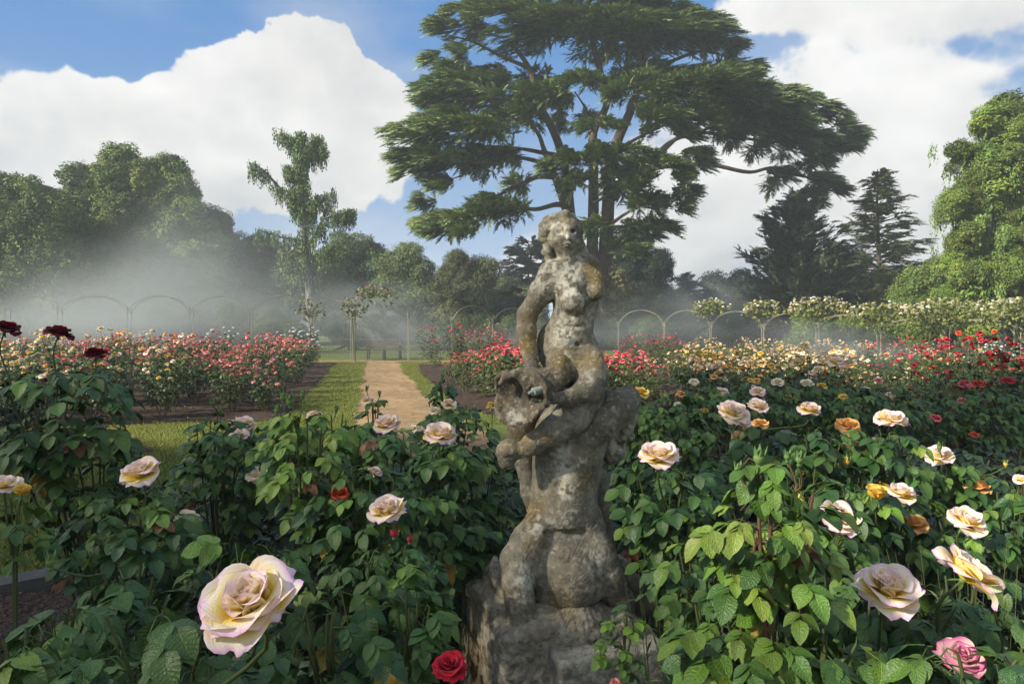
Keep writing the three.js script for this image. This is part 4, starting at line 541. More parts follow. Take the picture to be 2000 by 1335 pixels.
// rose petals. size 1: the open bloom is about 1 across. col(u, v, layer) gives the colour
function petal(seed, k, col, nu = 9, nv = 9) {
  const r = rng(seed), m = new MB(), rad = Math.PI / 180, { L, W, a0, a1, cup, rec, ruff = 0.02, notch = 0.1 } = k, ph = r() * 9, sk = (r() - 0.5) * 0.25; let y = 0, z = 0; const nx = V(0, 0, 0);
  for (let i = 0; i <= nv; i++) {
    const v = i / nv, a = (lerp(a0, a1, Math.pow(v, 1.15)) + rec * smooth(0.62, 1, v)) * rad; if (i) { y += Math.cos(a) * L / nv; z += Math.sin(a) * L / nv; }
    const w = W * Math.pow(Math.sin(Math.PI * (0.05 + 0.80 * v)), 0.75);
    for (let j = 0; j <= nu; j++) { const u = j / nu * 2 - 1, e = u * u, back = notch * L * Math.pow(Math.abs(u), 3) * smooth(0.55, 1, v), rf = ruff * (Math.sin(u * 5 + ph) * 0.6 + Math.sin(u * 9 + ph * 2 + v * 3) * 0.4) * smooth(0.5, 1, v), cz = -cup * e * w + rf * 1.2; const x = u * w + sk * v * W * 0.4; m.v(x, y - back * Math.cos(a) - cz * Math.sin(a) * 0.9 + rf, z - back * Math.sin(a) + cz * Math.cos(a), 0, -Math.sin(a), Math.cos(a), col(u, v, k), j / nu, v); }
  }
  void nx; const s = nu + 1; for (let i = 0; i < nv; i++) for (let j = 0; j < nu; j++) { const a = i * s + j, b = a + s; m.i.push(a, a + 1, b, a + 1, b + 1, b); }
  const g = m.build(); g.computeVertexNormals(); return g;
}
const LAYERS = [
  { n: 7, L: 0.27, W: 0.13, a0: -4, a1: -10, cup: 1.2, rec: 14, r: 0.035, y: 0.06, layer: 0, ruff: 0.012 }, { n: 6, L: 0.32, W: 0.19, a0: 4, a1: 10, cup: 0.9, rec: 30, r: 0.06, y: 0.045, layer: 1, ruff: 0.015 },
  { n: 6, L: 0.38, W: 0.25, a0: 16, a1: 38, cup: 0.55, rec: 38, r: 0.06, y: 0.03, layer: 2, ruff: 0.032 }, { n: 6, L: 0.46, W: 0.33, a0: 36, a1: 66, cup: 0.35, rec: 40, r: 0.05, y: 0.015, layer: 3, ruff: 0.042 }, { n: 6, L: 0.50, W: 0.37, a0: 58, a1: 88, cup: 0.22, rec: 50, r: 0.035, y: 0, layer: 4, ruff: 0.05 },
];
const mixc = (a, b, t) => [lerp(a[0], b[0], t), lerp(a[1], b[1], t), lerp(a[2], b[2], t)];
const PAL = {
  peace: (u, v, k) => { const e = Math.max(smooth(0.68, 1, v), 0.7 * smooth(0.6, 1, Math.abs(u)) * smooth(0.25, 0.6, v)), c = mixc([0.97, 0.74, 0.05], k.layer < 2 ? [0.97, 0.82, 0.50] : [0.97, 0.92, 0.66], smooth(0.38, 1, v)), d = mixc(c, k.layer < 2 ? [0.97, 0.82, 0.74] : [0.96, 0.77, 0.84], e); return mixc(d, [0.86, 0.36, 0.64], smooth(0.86, 1, v) * (k.layer > 2 ? 0.75 : 0.35)); },
  cream: (u, v, k) => mixc(mixc([0.92, 0.70, 0.18], [0.92, 0.80, 0.50], smooth(0.2, 0.7, v)), [0.92, 0.74, 0.64], smooth(0.75, 1, v)),
  apricot: (u, v, k) => mixc([0.84, 0.42, 0.05], [0.84, 0.50, 0.20], smooth(0.3, 0.9, v) * (0.5 + 0.12 * k.layer)),
  yellow: (u, v, k) => mixc([0.85, 0.50, 0.03], [0.85, 0.62, 0.14], smooth(0.4, 1, v)),
  salmon: (u, v, k) => mixc([0.78, 0.26, 0.15], [0.78, 0.34, 0.31], smooth(0.2, 0.9, v) * (0.4 + 0.15 * k.layer)),
  coral: (u, v, k) => mixc([0.70, 0.08, 0.08], [0.72, 0.15, 0.18], smooth(0.3, 1, v)),
  red: (u, v, k) => mixc([0.42, 0.008, 0.012], [0.58, 0.02, 0.045], smooth(0.3, 1, v)),
  scarlet: (u, v, k) => mixc([0.62, 0.05, 0.012], [0.66, 0.075, 0.025], smooth(0.3, 1, v)),
  dark: (u, v, k) => mixc([0.10, 0.001, 0.006], [0.17, 0.002, 0.014], smooth(0.4, 1, v)),
  magenta: (u, v, k) => mixc(mixc([0.84, 0.66, 0.2], [0.82, 0.58, 0.5], smooth(0.1, 0.5, v)), [0.70, 0.13, 0.34], smooth(0.6, 1, v)),
  white: (u, v, k) => mixc([0.80, 0.78, 0.55], [0.82, 0.82, 0.78], smooth(0.1, 0.5, v)),
  mauve: (u, v, k) => mixc([0.42, 0.12, 0.16], [0.46, 0.20, 0.28], smooth(0.3, 1, v)),
};
const petalBump = noiseTexture(256, (u, v) => { const n = 0.65 * fbm(u * 34, v * 5, 2, 3) + 0.35 * fbm(u * 60, v * 60, 7, 2); return [n, n, n]; });
const petalMat = new THREE.MeshPhysicalMaterial({ vertexColors: true, bumpMap: petalBump, bumpScale: 0.0016, roughness: 1, side: THREE.DoubleSide, transmission: 0.25, specularIntensity: 0.35 });
const bloomMat = std({ roughness: 0.8 });
function petalsOf(layers, seed, open = 1) { const r = rng(seed), out = []; layers.forEach((k, li) => { const a0 = r() * 6.28; for (let i = 0; i < k.n; i++) { const a = a0 + (i + (r() - 0.5) * 0.55) / k.n * 6.28, tilt = (r() - 0.5) * (0.14 + 0.06 * li) + (1 - open) * -0.4 * (li > 1 ? 1 : 0); out.push({ k, li, v: Math.floor(r() * 2), m: M4(V(Math.sin(a) * k.r, k.y, Math.cos(a) * k.r), Q(0, a, 0).multiply(Q(tilt, 0, (r() - 0.5) * 0.2)), 0.85 + 0.3 * r()) }); } }); return out; }
// a bloom as one mesh, for those too small to show their petals
const bloomCache = new Map();
function bloomGeo(kind, seed) { const id = kind + seed; if (!bloomCache.has(id)) { const m = new MB(), L = LAYERS.map((k) => ({ ...k, n: Math.max(3, k.n - 2) })); for (const p of petalsOf(L, seed)) { const g = petal(seed * 9 + p.li * 2 + p.v, p.k, PAL[kind], 3, 3); m.add(g, p.m); } bloomCache.set(id, m.build(false)); } return bloomCache.get(id); }

const archFoliage = [0, 1].map((k) => roseLeaf(700 + k, 5, 0.075, { rows: 2, cols: 2 }));
const climbMat = std({ roughness: 0.6 });
function climber(label, group, c, rx, ry, n, nb, seed, colour, kind = 'cream', stem = true) {
  const t = thing('climbing_rose', label, 'rose', V(c.x, 0, c.z), group), r = rng(seed), mats = [[], []], cols = [[], []], b = new MB();
  for (let i = 0; i < n; i++) { const a = r() * 6.28, q = Math.sqrt(r()), hang = r() < 0.18, p = V(Math.cos(a) * q * rx, c.y + Math.sin(a) * q * ry * (Math.sin(a) > 0 ? 1 : 0.6) - (hang ? r() * 0.5 : 0), (r() - 0.5) * rx * 0.9), k = i % 2, tone = 0.75 + 0.5 * r(); mats[k].push(M4(p, aim(V(r() - 0.5, r() - 0.4, r() - 0.5), V(r() - 0.5, 1, r() - 0.2)), 0.8 + 0.7 * r())); cols[k].push(new THREE.Color(colour[0] * tone, colour[1] * tone, colour[2] * tone)); }
  mats.forEach((m, k) => { instanced('foliage', archFoliage[k], climbMat, m, t, cols[k]).userData.kind = 'stuff'; });
  for (let i = 0; i < nb; i++) { const a = r() * 3.4 - 0.1, q = 0.55 + 0.5 * r(), s = 0.10 + 0.05 * r(); b.add(bloomGeo(r() < 0.5 ? kind : 'white', 1 + Math.floor(r() * 2)), M4(V(Math.cos(a) * q * rx, c.y + Math.sin(a) * q * ry, (r() - 0.3) * rx * 0.7), Q(r() - 0.2, r() * 6, r() - 0.5), s)); }
  if (nb) put('blooms', b.build(false), bloomMat, t).userData.kind = 'stuff';
  const st = new MB(); for (let i = 0; i < 3; i++) st.tube(curve([V((r() - 0.5) * 0.1, 0.02, (r() - 0.5) * 0.1), V((r() - 0.5) * 0.12, c.y * 0.5, (r() - 0.5) * 0.12), V((r() - 0.5) * rx, c.y, 0)], 6), 0.018, 5, [0.4, 0.45, 0.3]);
  if (stem) put('stem', st.build(), std({ color: new THREE.Color(0.3, 0.25, 0.14) }), t);
}
// posts: [px, depth, height of the fork, finial]; arcs: apex heights between neighbours
{
  const yAt = (py, d) => EYE - (py - HY) / F * d, posts = [];
  for (const [px, d, fork, apexPx] of [[14, 29.8, 614, 578], [116, 29.8, 614, 578], [252, 29.8, 614, 578], [373, 29.8, 614, 578], [489, 29.8, 614, 578], [607, 29.8, 618, 585], [687, 29.9, 620, 573], [798, 30.1, 620, 592], [882, 32, 632, 596], [962, 34, 634, 600], [1042, 37, 636, 604], [1124, 40, 637, 606], [1208, 42.5, 638, 606], [1297, 41, 638, 607], [1388, 38, 641, 609], [1490, 35, 643, 613], [1597, 32, 641, 615], [1717, 29, 651, 624], [1850, 26, 649, 624], [1988, 24, 650, 622], [2130, 22, 650, 622]])
    posts.push({ p: V((px - 1000) / F * d, 0, -d), fork: yAt(fork, d), apex: yAt(apexPx, d), px });
  const area = (q) => q.px < 640 ? 0 : q.px < 820 ? 1 : q.px < 1330 ? 2 : 3;
  posts.forEach((q, i) => {
    const left = posts[i - 1], right = posts[i + 1], kind = area(q), nth = ordinal(posts.filter((p) => area(p) === kind && p.px < q.px).length), side = q.px < 700 ? 'left' : 'right';
    const label = [nth + ' thin bare iron arch post from the left edge, dissolving in the mist', 'iron gate arch post standing on the ' + side + ' side of the gravel path', nth + ' slender bare double-hooped arch post rightward from the gate, behind the red roses', nth + ' rose-clad iron arch post rightward from the statue'][kind];
    const metal = kind === 0 ? mistIron : ironMat, t = thing('arch_post', label, 'arch', q.p, kind === 1 ? undefined : ['bare arch posts in the mist at the left', '', 'bare arch posts behind the statue', 'rose-clad arch posts at the right'][kind]);
    for (const dz of [-0.16, 0.16]) put('post', new MB().tube([V(0, 0, dz), V(0, q.fork * 0.5, dz), V(0, q.fork + 0.28, dz)], 0.018, 7, null, true).build(), metal, t);
    put('finial', new MB().add(new THREE.SphereGeometry(0.035, 10, 8), M4(V(0, 0, 0), Q(0, 0, 0), 1)).build(), metal, t).position.set(0, q.fork + 0.3, 0.16);
    const arm = (o, apex) => { if (!o) return; const h = V((o.p.x - q.p.x) / 2, 0, (o.p.z - q.p.z) / 2); for (const dz of [-0.16, 0.16]) { const pts = []; for (let k = 0; k <= 12; k++) { const a = k / 12 * Math.PI / 2; pts.push(V(h.x * (1 - Math.cos(a)), lerp(q.fork - 0.12, apex, Math.sin(a)), h.z * (1 - Math.cos(a)) + dz)); } put('hoop', new MB().tube(pts, 0.013, 6).build(), metal, t); } };
    arm(right, q.apex); arm(left, left ? left.apex : 0);
  });
  const onPosts = posts.filter((q) => q.px > 1330 && q.px < 2050), rr = rng(8);
  onPosts.forEach((q, i) => { climber(['', '', '', '', ''][0] + ['small pale climbing rose on the leftmost clad arch post behind the apricot bed', 'open fan of climbing rose on the second clad arch post from the statue', 'broad cream-flowered climbing rose crowning the third clad arch post from the statue', 'sparse climbing rose spilling over the fourth clad arch post', 'widest climbing rose on the arch before the bright bush', 'leafy climbing rose on the arch post at the right picture edge'][i], undefined, V(q.p.x, q.apex + 0.22, q.p.z), [1.0, 1.0, 1.4, 1.35, 1.7, 1.4][i], [0.5, 0.5, 0.62, 0.52, 0.55, 0.5][i], [420, 380, 620, 520, 760, 520][i], [44, 36, 80, 44, 70, 34][i], 800 + i, [0.16, 0.175, 0.04]); void rr; });
  const gp = posts.find((q) => q.px === 687), gq = posts.find((q) => q.px === 798);
  climber('thin yellowish climbing rose on the left post of the gate arch', undefined, V(gp.p.x + 0.1, gp.fork + 0.35, gp.p.z), 0.55, 0.6, 130, 5, 820, [0.12, 0.125, 0.035], 'salmon');
  climber('climbing rose trailing over the crown of the gate arch', undefined, V((gp.p.x + gq.p.x) / 2 - 0.2, gp.apex + 0.02, gp.p.z), 0.9, 0.25, 170, 4, 821, [0.12, 0.13, 0.035], 'salmon', false);
  climber('small tuft of climbing rose on the arch post above the red bed', undefined, V(posts[9].p.x, posts[9].fork, posts[9].p.z), 0.35, 0.5, 80, 3, 822, [0.10, 0.12, 0.035], 'white');
  climber('yellowing climbing rose on the misty arch post beside the birch', undefined, V(posts[5].p.x, posts[5].fork + 0.3, posts[5].p.z), 0.6, 0.5, 120, 0, 823, [0.12, 0.12, 0.035], 'white');
}
{ // bench
  const c = groundAt(745, 703), t = thing('garden_bench', 'wooden slatted garden bench at the end of the gravel path', 'bench', V(c.x, 0, -32)), bx = (w, h, d, x, y, z, n, rx = 0) => { const m = put(n, new THREE.BoxGeometry(w, h, d), oldWood, t); m.position.set(x, y, z); m.rotation.x = rx; };
  for (let i = 0; i < 4; i++) bx(1.5, 0.075, 0.025, 0, 0.55 + i * 0.115, -0.24 - i * 0.018, 'back_slat', -0.12);
  for (let i = 0; i < 4; i++) bx(1.5, 0.03, 0.085, 0, 0.44, -0.16 + i * 0.105, 'seat_slat');
  for (const x of [-0.74, 0, 0.74]) { bx(0.06, 1.0, 0.06, x, 0.5, -0.27, 'back_post', -0.06); bx(0.06, 0.62, 0.06, x, 0.31, 0.2, 'front_leg'); if (x) bx(0.07, 0.035, 0.52, x, 0.635, -0.02, 'armrest'); }
}
{ // low iron railing behind the bench, and hooped wire edging by the right-hand arches
  const t = thing('iron_railing', 'low dark iron railing running behind the bench', 'railing', V(-6, 0, -33.4));
  for (const y of [0.28, 0.92]) put('rail', new MB().tube([V(-6, y, 0), V(0, y, 0), V(7, y, 0)], 0.014, 5).build(), darkIron, t);
  const g = new MB().tube([V(0, 0, 0), V(0, 0.96, 0)], 0.008, 5, null, true).build(); for (let i = 0; i < 108; i++) put('upright', g, darkIron, t).position.set(-6 + i * 0.12, 0, 0);
  const s = thing('wire_edging', 'low hooped wire edging in front of the rose-clad arches', 'fence', V(0, 0, 0)), pts = []; for (let k = 0; k <= 14; k++) { const a = k / 14 * Math.PI; pts.push(V(Math.cos(a) * 0.16, 0.35 + Math.sin(a) * 0.16, 0)); } pts.unshift(V(0.16, 0, 0)); pts.push(V(-0.16, 0, 0));
  const hg = new MB().tube(pts, 0.006, 4).build(); for (let i = 0; i < 60; i++) { const u = i / 60, h = put('hoop', hg, ironMat, s); h.position.set(lerp(8.6, 17, u), 0.25, lerp(-37, -25, u)); h.rotation.y = 0.95; }
}
// ---------------------------------------------------------------- rose bushes of the middle and far beds
const midLeaf = [0, 1, 2, 3].map((k) => roseLeaf(720 + k, 5, 0.052, { rows: 2, cols: 2 }));
const leafTex = (seed, veins, strong, blotch) => { const f = (u, v) => { const x = Math.abs(u - 0.5) * 2, mid = Math.exp(-((x / 0.05) ** 2)), ph = v * veins - x * 1.6 + (fbm(u * 5 + seed, v * 5, seed, 2) - 0.5) * 0.5 + (u > 0.5 ? 0.4 : 0), vein = Math.exp(-(((ph - Math.round(ph)) / 0.1) ** 2)) * (1 - x * 0.4), n = fbm(u * 20 + seed, v * 24, 4, 4); return { mid, vein, n, x, ph }; };
  return { map: noiseTexture(256, (u, v) => { const q = f(u, v), bl = blotch * smooth(0.60, 0.68, fbm(u * 5 + seed * 3, v * 6, 8, 4)), s = 0.78 + 0.6 * (q.n - 0.5) + 0.07 * q.vein + 0.26 * q.mid; return [s * (1 + 0.9 * bl), s * (1 + 0.05 * bl), s * 0.9]; }), bump: noiseTexture(256, (u, v) => { const q = f(u, v), pil = 0.5 + 0.5 * Math.cos(6.283 * (q.ph - 0.5)), s = 0.4 + strong * pil * (1 - q.mid) + 0.7 * (q.n - 0.5) - 0.25 * q.mid; return [s, s, s]; }) }; };
const LEAFTEX = leafTex(1, 7.5, 0.2, 0), LEAFTEX2 = leafTex(5, 6, 0.14, 0.5), LEAFTEX3 = leafTex(9, 9, 0.24, 0.2);
const foliageMat = new THREE.MeshStandardMaterial({ vertexColors: true, roughness: 0.5, side: THREE.DoubleSide, map: LEAFTEX.map });
const caneMat = std({ color: new THREE.Color(0.10, 0.085, 0.04), roughness: 0.8 });
function midBush(seed, o) {                         // geometry and bloom places of one bush, about 1 m tall
  const { h = 1.05, R = 0.42, n = 230, nb = 12, tone = [0.045, 0.085, 0.022], young = 0.15, tall = 0.25 } = o, r = rng(seed), m = new MB(), st = new MB(), blooms = [], tips = [];
  const nc = 9; for (let i = 0; i < nc; i++) { const a = i / nc * 6.28 + r(), q = R * (0.35 + 0.65 * r()), top = V(Math.cos(a) * q, h * (0.72 + tall * r()), Math.sin(a) * q), c = curve([V(Math.cos(a) * 0.05, 0, Math.sin(a) * 0.05), V(Math.cos(a) * q * 0.6, h * 0.4, Math.sin(a) * q * 0.6), top], 6); st.tube(c, (u) => lerp(0.009, 0.004, u), 4, [0.9, 1.0, 0.6]); tips.push(c); }
  for (let i = 0; i < n; i++) { const c = tips[Math.floor(r() * nc)], u = 0.24 + 0.74 * Math.pow(r(), 0.75), p = c[Math.floor(u * 6)].clone().lerp(c[Math.min(6, Math.floor(u * 6) + 1)], (u * 6) % 1), a = r() * 6.28, out = V(Math.cos(a), 0.25 * (r() - 0.2), Math.sin(a)), sp = 0.16 * r(); p.addScaledVector(out, sp); const lime = u > 0.8 && r() < young * 2, t = (0.65 + 0.7 * r()) * lerp(0.8, 1.1, u); m.add(midLeaf[i % 4], M4(p, aim(out, V((r() - 0.5) * 0.9, 1, (r() - 0.5) * 0.9)), 0.75 + 0.5 * r()), lime ? [0.11 * t, 0.155 * t, 0.03 * t] : [tone[0] * t * (0.9 + 0.3 * r()), tone[1] * t, tone[2] * t]); }
  for (let i = 0; i < nb; i++) { const c = tips[i % nc], e = c[6], a = r() * 6.28, sp = (i >= nc ? 0.16 : 0.05) * Math.sqrt(r()) + 0.02, low = i >= nc ? 0.30 * r() * r() * (o.low ?? 0.6) : 0, p = V(e.x * (1 + low * 0.8) + Math.cos(a) * sp, e.y + 0.05 + 0.10 * r() - (i >= nc ? 0.06 : 0) - low, e.z * (1 + low * 0.8) + Math.sin(a) * sp); st.tube([e.clone().lerp(c[5], 0.3), p.clone().add(V(0, -0.02, 0))], 0.003, 3, [0.8, 1.1, 0.5]); blooms.push([p, Q((r() - 0.3) * 0.9, r() * 6.28, (r() - 0.5) * 0.7), 0.75 + 0.5 * r(), r()]); }
  return { foliage: m.build(), stem: st.build(), blooms };
}
const TYPES = {   // bed plantings: bloom colours with shares, bloom size, bush
  salmon: { kinds: ['salmon', 'salmon', 'salmon', 'coral', 'salmon'], size: 0.095, nb: 18, tone: [0.070, 0.110, 0.026], h: 1.08, tall: 0.32 },
  creamy: { kinds: ['cream', 'yellow', 'cream', 'peace', 'apricot'], size: 0.105, nb: 8, tall: 0.34, tone: [0.070, 0.105, 0.026], h: 1.1 },
  white: { kinds: ['white', 'white'], size: 0.085, nb: 16, tone: [0.065, 0.105, 0.03], h: 1.28 },
  mauve: { kinds: ['mauve', 'salmon'], size: 0.09, nb: 14, tone: [0.055, 0.09, 0.025], h: 1.0 },
  coral: { kinds: ['coral', 'coral', 'coral', 'salmon'], size: 0.10, nb: 16, tall: 0.32, tone: [0.075, 0.105, 0.025], h: 0.95 },
  redtall: { kinds: ['red', 'coral', 'coral'], size: 0.095, nb: 10, tone: [0.080, 0.10, 0.03], h: 1.35, tall: 0.34, R: 0.4 },
  apricot: { kinds: ['cream', 'apricot', 'cream', 'yellow', 'peace'], size: 0.10, nb: 12, low: 1.6, tone: [0.066, 0.105, 0.026], h: 1.06, tall: 0.36 },
  red: { kinds: ['red', 'coral', 'scarlet', 'red'], size: 0.10, nb: 9, low: 1.5, tone: [0.052, 0.092, 0.024], h: 1.18, tall: 0.34 },
  green: { kinds: ['cream'], size: 0.08, nb: 2, tone: [0.028, 0.055, 0.02], h: 0.95 },
};
const PROTO = {}; Object.entries(TYPES).forEach(([k, o], ti) => { PROTO[k] = [0, 1, 2].map((v) => midBush(900 + ti * 10 + v, o)); });
const SIZED = (k, d) => d < 14.5;
const protoRoot = new Map();
function midThing(kind, v, near, label, group, p, turn, s) {
  const id = kind + v + near; let t = protoRoot.get(id);
  if (t) { t = t.clone(); t.name = numbered('rose_bush'); scene.add(t); } else {
    t = thing('rose_bush', label, 'rose bush', p, group); const g = PROTO[kind][v], o = TYPES[kind];
    put('foliage', g.foliage, foliageMat, t).userData.kind = 'stuff'; put('stem', g.stem, caneMat, t);
    const pick = (b, i) => bloomGeo(o.kinds[i % o.kinds.length], 1 + (i % 3));
    if (near) g.blooms.forEach(([q, e, k], i) => { const b = put('bloom', pick(q, i), bloomMat, t); b.position.copy(q); b.quaternion.copy(e); b.scale.setScalar(o.size * k); });
    else { const m = new MB(); g.blooms.forEach(([q, e, k], i) => m.add(pick(q, i), M4(q, e, o.size * k))); put('blooms', m.build(false), bloomMat, t).userData.kind = 'stuff'; }
    protoRoot.set(id, t);
  }
  t.position.copy(p); t.rotation.y = turn; t.scale.set(s, s * (0.92 + 0.16 * hash3(Math.round(p.x * 100), 3, Math.round(p.z * 100))), s); delete t.userData.group; tag(t, label, 'rose bush', group); return t;
}
const within = (poly, x, z) => { let c = false; for (let i = 0, j = poly.length - 1; i < poly.length; j = i++) { const [a, b] = poly[i], [d, e] = poly[j]; if ((b > z) !== (e > z) && x < (d - a) * (z - b) / (e - b) + a) c = !c; } return c; };
{
  const plan = [], r = rng(4242), WORD = { salmon: 'salmon pink rose bush', creamy: 'cream yellow rose bush', white: 'white rose bush', mauve: 'mauve rose bush', coral: 'coral pink rose bush', redtall: 'tall red rose bush', apricot: 'apricot rose bush', red: 'red rose bush', green: 'bloomless rose bush' };
  const BED = { left: 'the long left bed', dark: 'the small left bed', coral: 'the bed beside the path', apricot: 'the wide bed', red: 'the right edge bed' };
  const choose = (bed, x, z, u) => { const d = -z, px = 1000 + x / d * F, n = fbm(x * 0.5, z * 0.5, 3, 2);
    if (bed === 'left') { if (d > 23 && px > 395) return u < 0.45 ? 'white' : 'salmon'; if (d > 25 && u < 0.3) return 'white'; if (px < 180 + 60 * (n - 0.5) || (px < 360 && d < 13.5)) return u < 0.85 ? 'creamy' : 'salmon'; if (px < 330) return u < 0.45 ? 'creamy' : 'salmon'; if (d < 15 && px > 470 && px < 530 && u < 0.6) return 'mauve'; return 'salmon'; }
    if (bed === 'dark') return u < 0.75 ? 'green' : 'creamy'; if (bed === 'coral') return d > 21 ? 'redtall' : 'coral';
    if (bed === 'apricot') { if (px < 1330 && d > 21) return 'redtall'; if (px > 1880 && d > 17) return u < 0.6 ? 'white' : 'red'; if (px > 1690 && d > 11.5) return u < 0.55 ? 'red' : 'apricot'; return 'apricot'; }
    return d > 11.5 && u < 0.3 ? 'white' : 'red'; };
  for (const bed of ['left', 'dark', 'coral', 'apricot', 'red']) {
    const poly = beds[bed], zs = poly.map((p) => p[1]); let z = Math.max(...zs) - 0.35, row = 0;
    while (z > Math.min(...zs) + 0.2) {
      const d = -z, step = 0.86 + Math.max(0, d - 11) * 0.045, xs = poly.map((p) => p[0]);
      for (let x = Math.min(...xs) + (row % 2) * step * 0.5; x < Math.max(...xs); x += step) {
        const jx = x + (r() - 0.5) * step * 0.5, jz = z + (r() - 0.5) * step * 0.5, px = 1000 + jx / -jz * F, u = r(), v = Math.floor(r() * 3), turn = r() * 6.28, sc = r();
        if (px < -70 || px > 2070 || !within(poly, jx, jz)) continue; if (!within(poly, jx - 0.3, jz) || !within(poly, jx + 0.3, jz) || !within(poly, jx, jz + 0.25)) continue;
        const kind = choose(bed, jx, jz, u), dd = -jz; if (kind === 'green' && r() < 0.25) continue;
        const part = (dd < 13 ? 'front' : dd < 19 ? 'middle' : 'far end') + (bed === 'left' || bed === 'apricot' ? (px < (bed === 'left' ? 330 : 1500) ? ' left' : ' right') : ''); plan.push({ kind, v, near: SIZED(kind, dd), label: ', ' + part + ' of ' + BED[bed], word: WORD[kind], px, p: V(jx, 0.02, jz), turn, s: (0.70 + 0.54 * sc) * (bed === 'left' ? 0.92 : bed === 'coral' ? 0.93 : bed === 'apricot' ? lerp(0.95, 0.70, smooth(8, 15, dd)) : 0.9), dd });
      }
      z -= step * 0.85; row++;
    }
  }
  plan.sort((a, b) => a.dd - b.dd);
  const shown = plan.slice(0, 240), same = (a, b) => a.word + a.label === b.word + b.label;
  shown.forEach((q) => { const alike = shown.filter((o) => same(o, q)), n = alike.filter((o) => o.px < q.px).length; midThing(q.kind, q.v, q.near, (alike.length > 1 ? ordinal(n) + ' ' + q.word + ' from left' : 'single ' + q.word) + q.label, alike.length > 1 ? q.word + 'es' + q.label : undefined, q.p, q.turn, q.s); });
  const far = new Map(); for (const q of plan.slice(240)) { const id = q.kind + q.v; if (!far.has(id)) far.set(id, [q, []]); far.get(id)[1].push(M4(q.p, Q(0, q.turn, 0), q.s)); }
  const t = thing('far_roses', 'farthest massed rose bushes at the back of the beds', undefined, V(0, 0, 0)); t.userData.kind = 'stuff';
  for (const [q, mats] of far.values()) { const g = PROTO[q.kind][q.v], o = TYPES[q.kind], m = new MB(); g.blooms.forEach(([p, e, k], i) => m.add(bloomGeo(o.kinds[i % o.kinds.length], 1 + (i % 3)), M4(p, e, o.size * k))); instanced('foliage', g.foliage, foliageMat, mats, t).userData.kind = 'stuff'; instanced('blooms', m.build(false), bloomMat, mats, t).userData.kind = 'stuff'; }
}
// ---------------------------------------------------------------- the front bed: rose bushes with their leaves, stems and blooms one by one
const NEAR5 = [0, 1, 2, 3, 4, 5, 6].map((k) => roseLeaf(740 + k, 5, 0.06)), NEAR3 = [0, 1, 2].map((k) => roseLeaf(760 + k, 3, 0.066)), NEAR7 = [0, 1].map((k) => roseLeaf(770 + k, 7, 0.034, { arch: 0.2 }));
const leafTone = (r, g, b, rough = 0.42, tx = LEAFTEX) => new THREE.MeshPhysicalMaterial({ color: new THREE.Color(r, g, b), vertexColors: true, roughness: rough, side: THREE.DoubleSide, map: tx.map, bumpMap: tx.bump, bumpScale: 0.0018, specularIntensity: 0.85 });
const TONES = {
  dark: [leafTone(0.042, 0.108, 0.020), leafTone(0.054, 0.128, 0.022, 0.45, LEAFTEX2), leafTone(0.038, 0.098, 0.027, 0.36, LEAFTEX3), leafTone(0.066, 0.132, 0.024, 0.4, LEAFTEX3)], mid: [leafTone(0.080, 0.165, 0.024), leafTone(0.060, 0.138, 0.024, 0.42, LEAFTEX3), leafTone(0.10, 0.185, 0.026, 0.45, LEAFTEX2)],
  lime: [leafTone(0.155, 0.280, 0.030), leafTone(0.120, 0.235, 0.030, 0.42, LEAFTEX3), leafTone(0.19, 0.285, 0.042, 0.45, LEAFTEX2)], russet: [leafTone(0.20, 0.095, 0.035), leafTone(0.14, 0.12, 0.035)], yellow: [leafTone(0.34, 0.24, 0.03, 0.7, LEAFTEX2), leafTone(0.16, 0.07, 0.03, 0.8, LEAFTEX2)], weed: [leafTone(0.085, 0.16, 0.050, 0.6), leafTone(0.07, 0.14, 0.05, 0.6)],
};
const nearStem = std({ color: new THREE.Color(0.06, 0.085, 0.025), roughness: 0.6 }), brownStem = std({ color: new THREE.Color(0.12, 0.065, 0.04), roughness: 0.7 });
const petalCache = new Map();
function petalGeo(kind, li, v) { const id = kind + li + '_' + v; if (!petalCache.has(id)) petalCache.set(id, petal(31 * li + v * 7 + kind.length, LAYERS[li], PAL[kind])); return petalCache.get(id); }
const calyxGeo = (() => { const m = new MB(); m.add(new THREE.SphereGeometry(0.055, 10, 8), M4(V(0, -0.03, 0), Q(0, 0, 0), V(1, 1.1, 1))); for (let k = 0; k < 5; k++) leaflet(m, V(0, -0.01, 0), V(Math.cos(k * 1.257), -0.55, Math.sin(k * 1.257)).normalize(), V(Math.cos(k * 1.257) * 0.5, 0.8, Math.sin(k * 1.257) * 0.5).normalize(), 0.26, 0.07, { rows: 3, cols: 2 }); return m.build(); })();
const greenMat = std({ color: new THREE.Color(0.10, 0.17, 0.045), roughness: 0.6 });
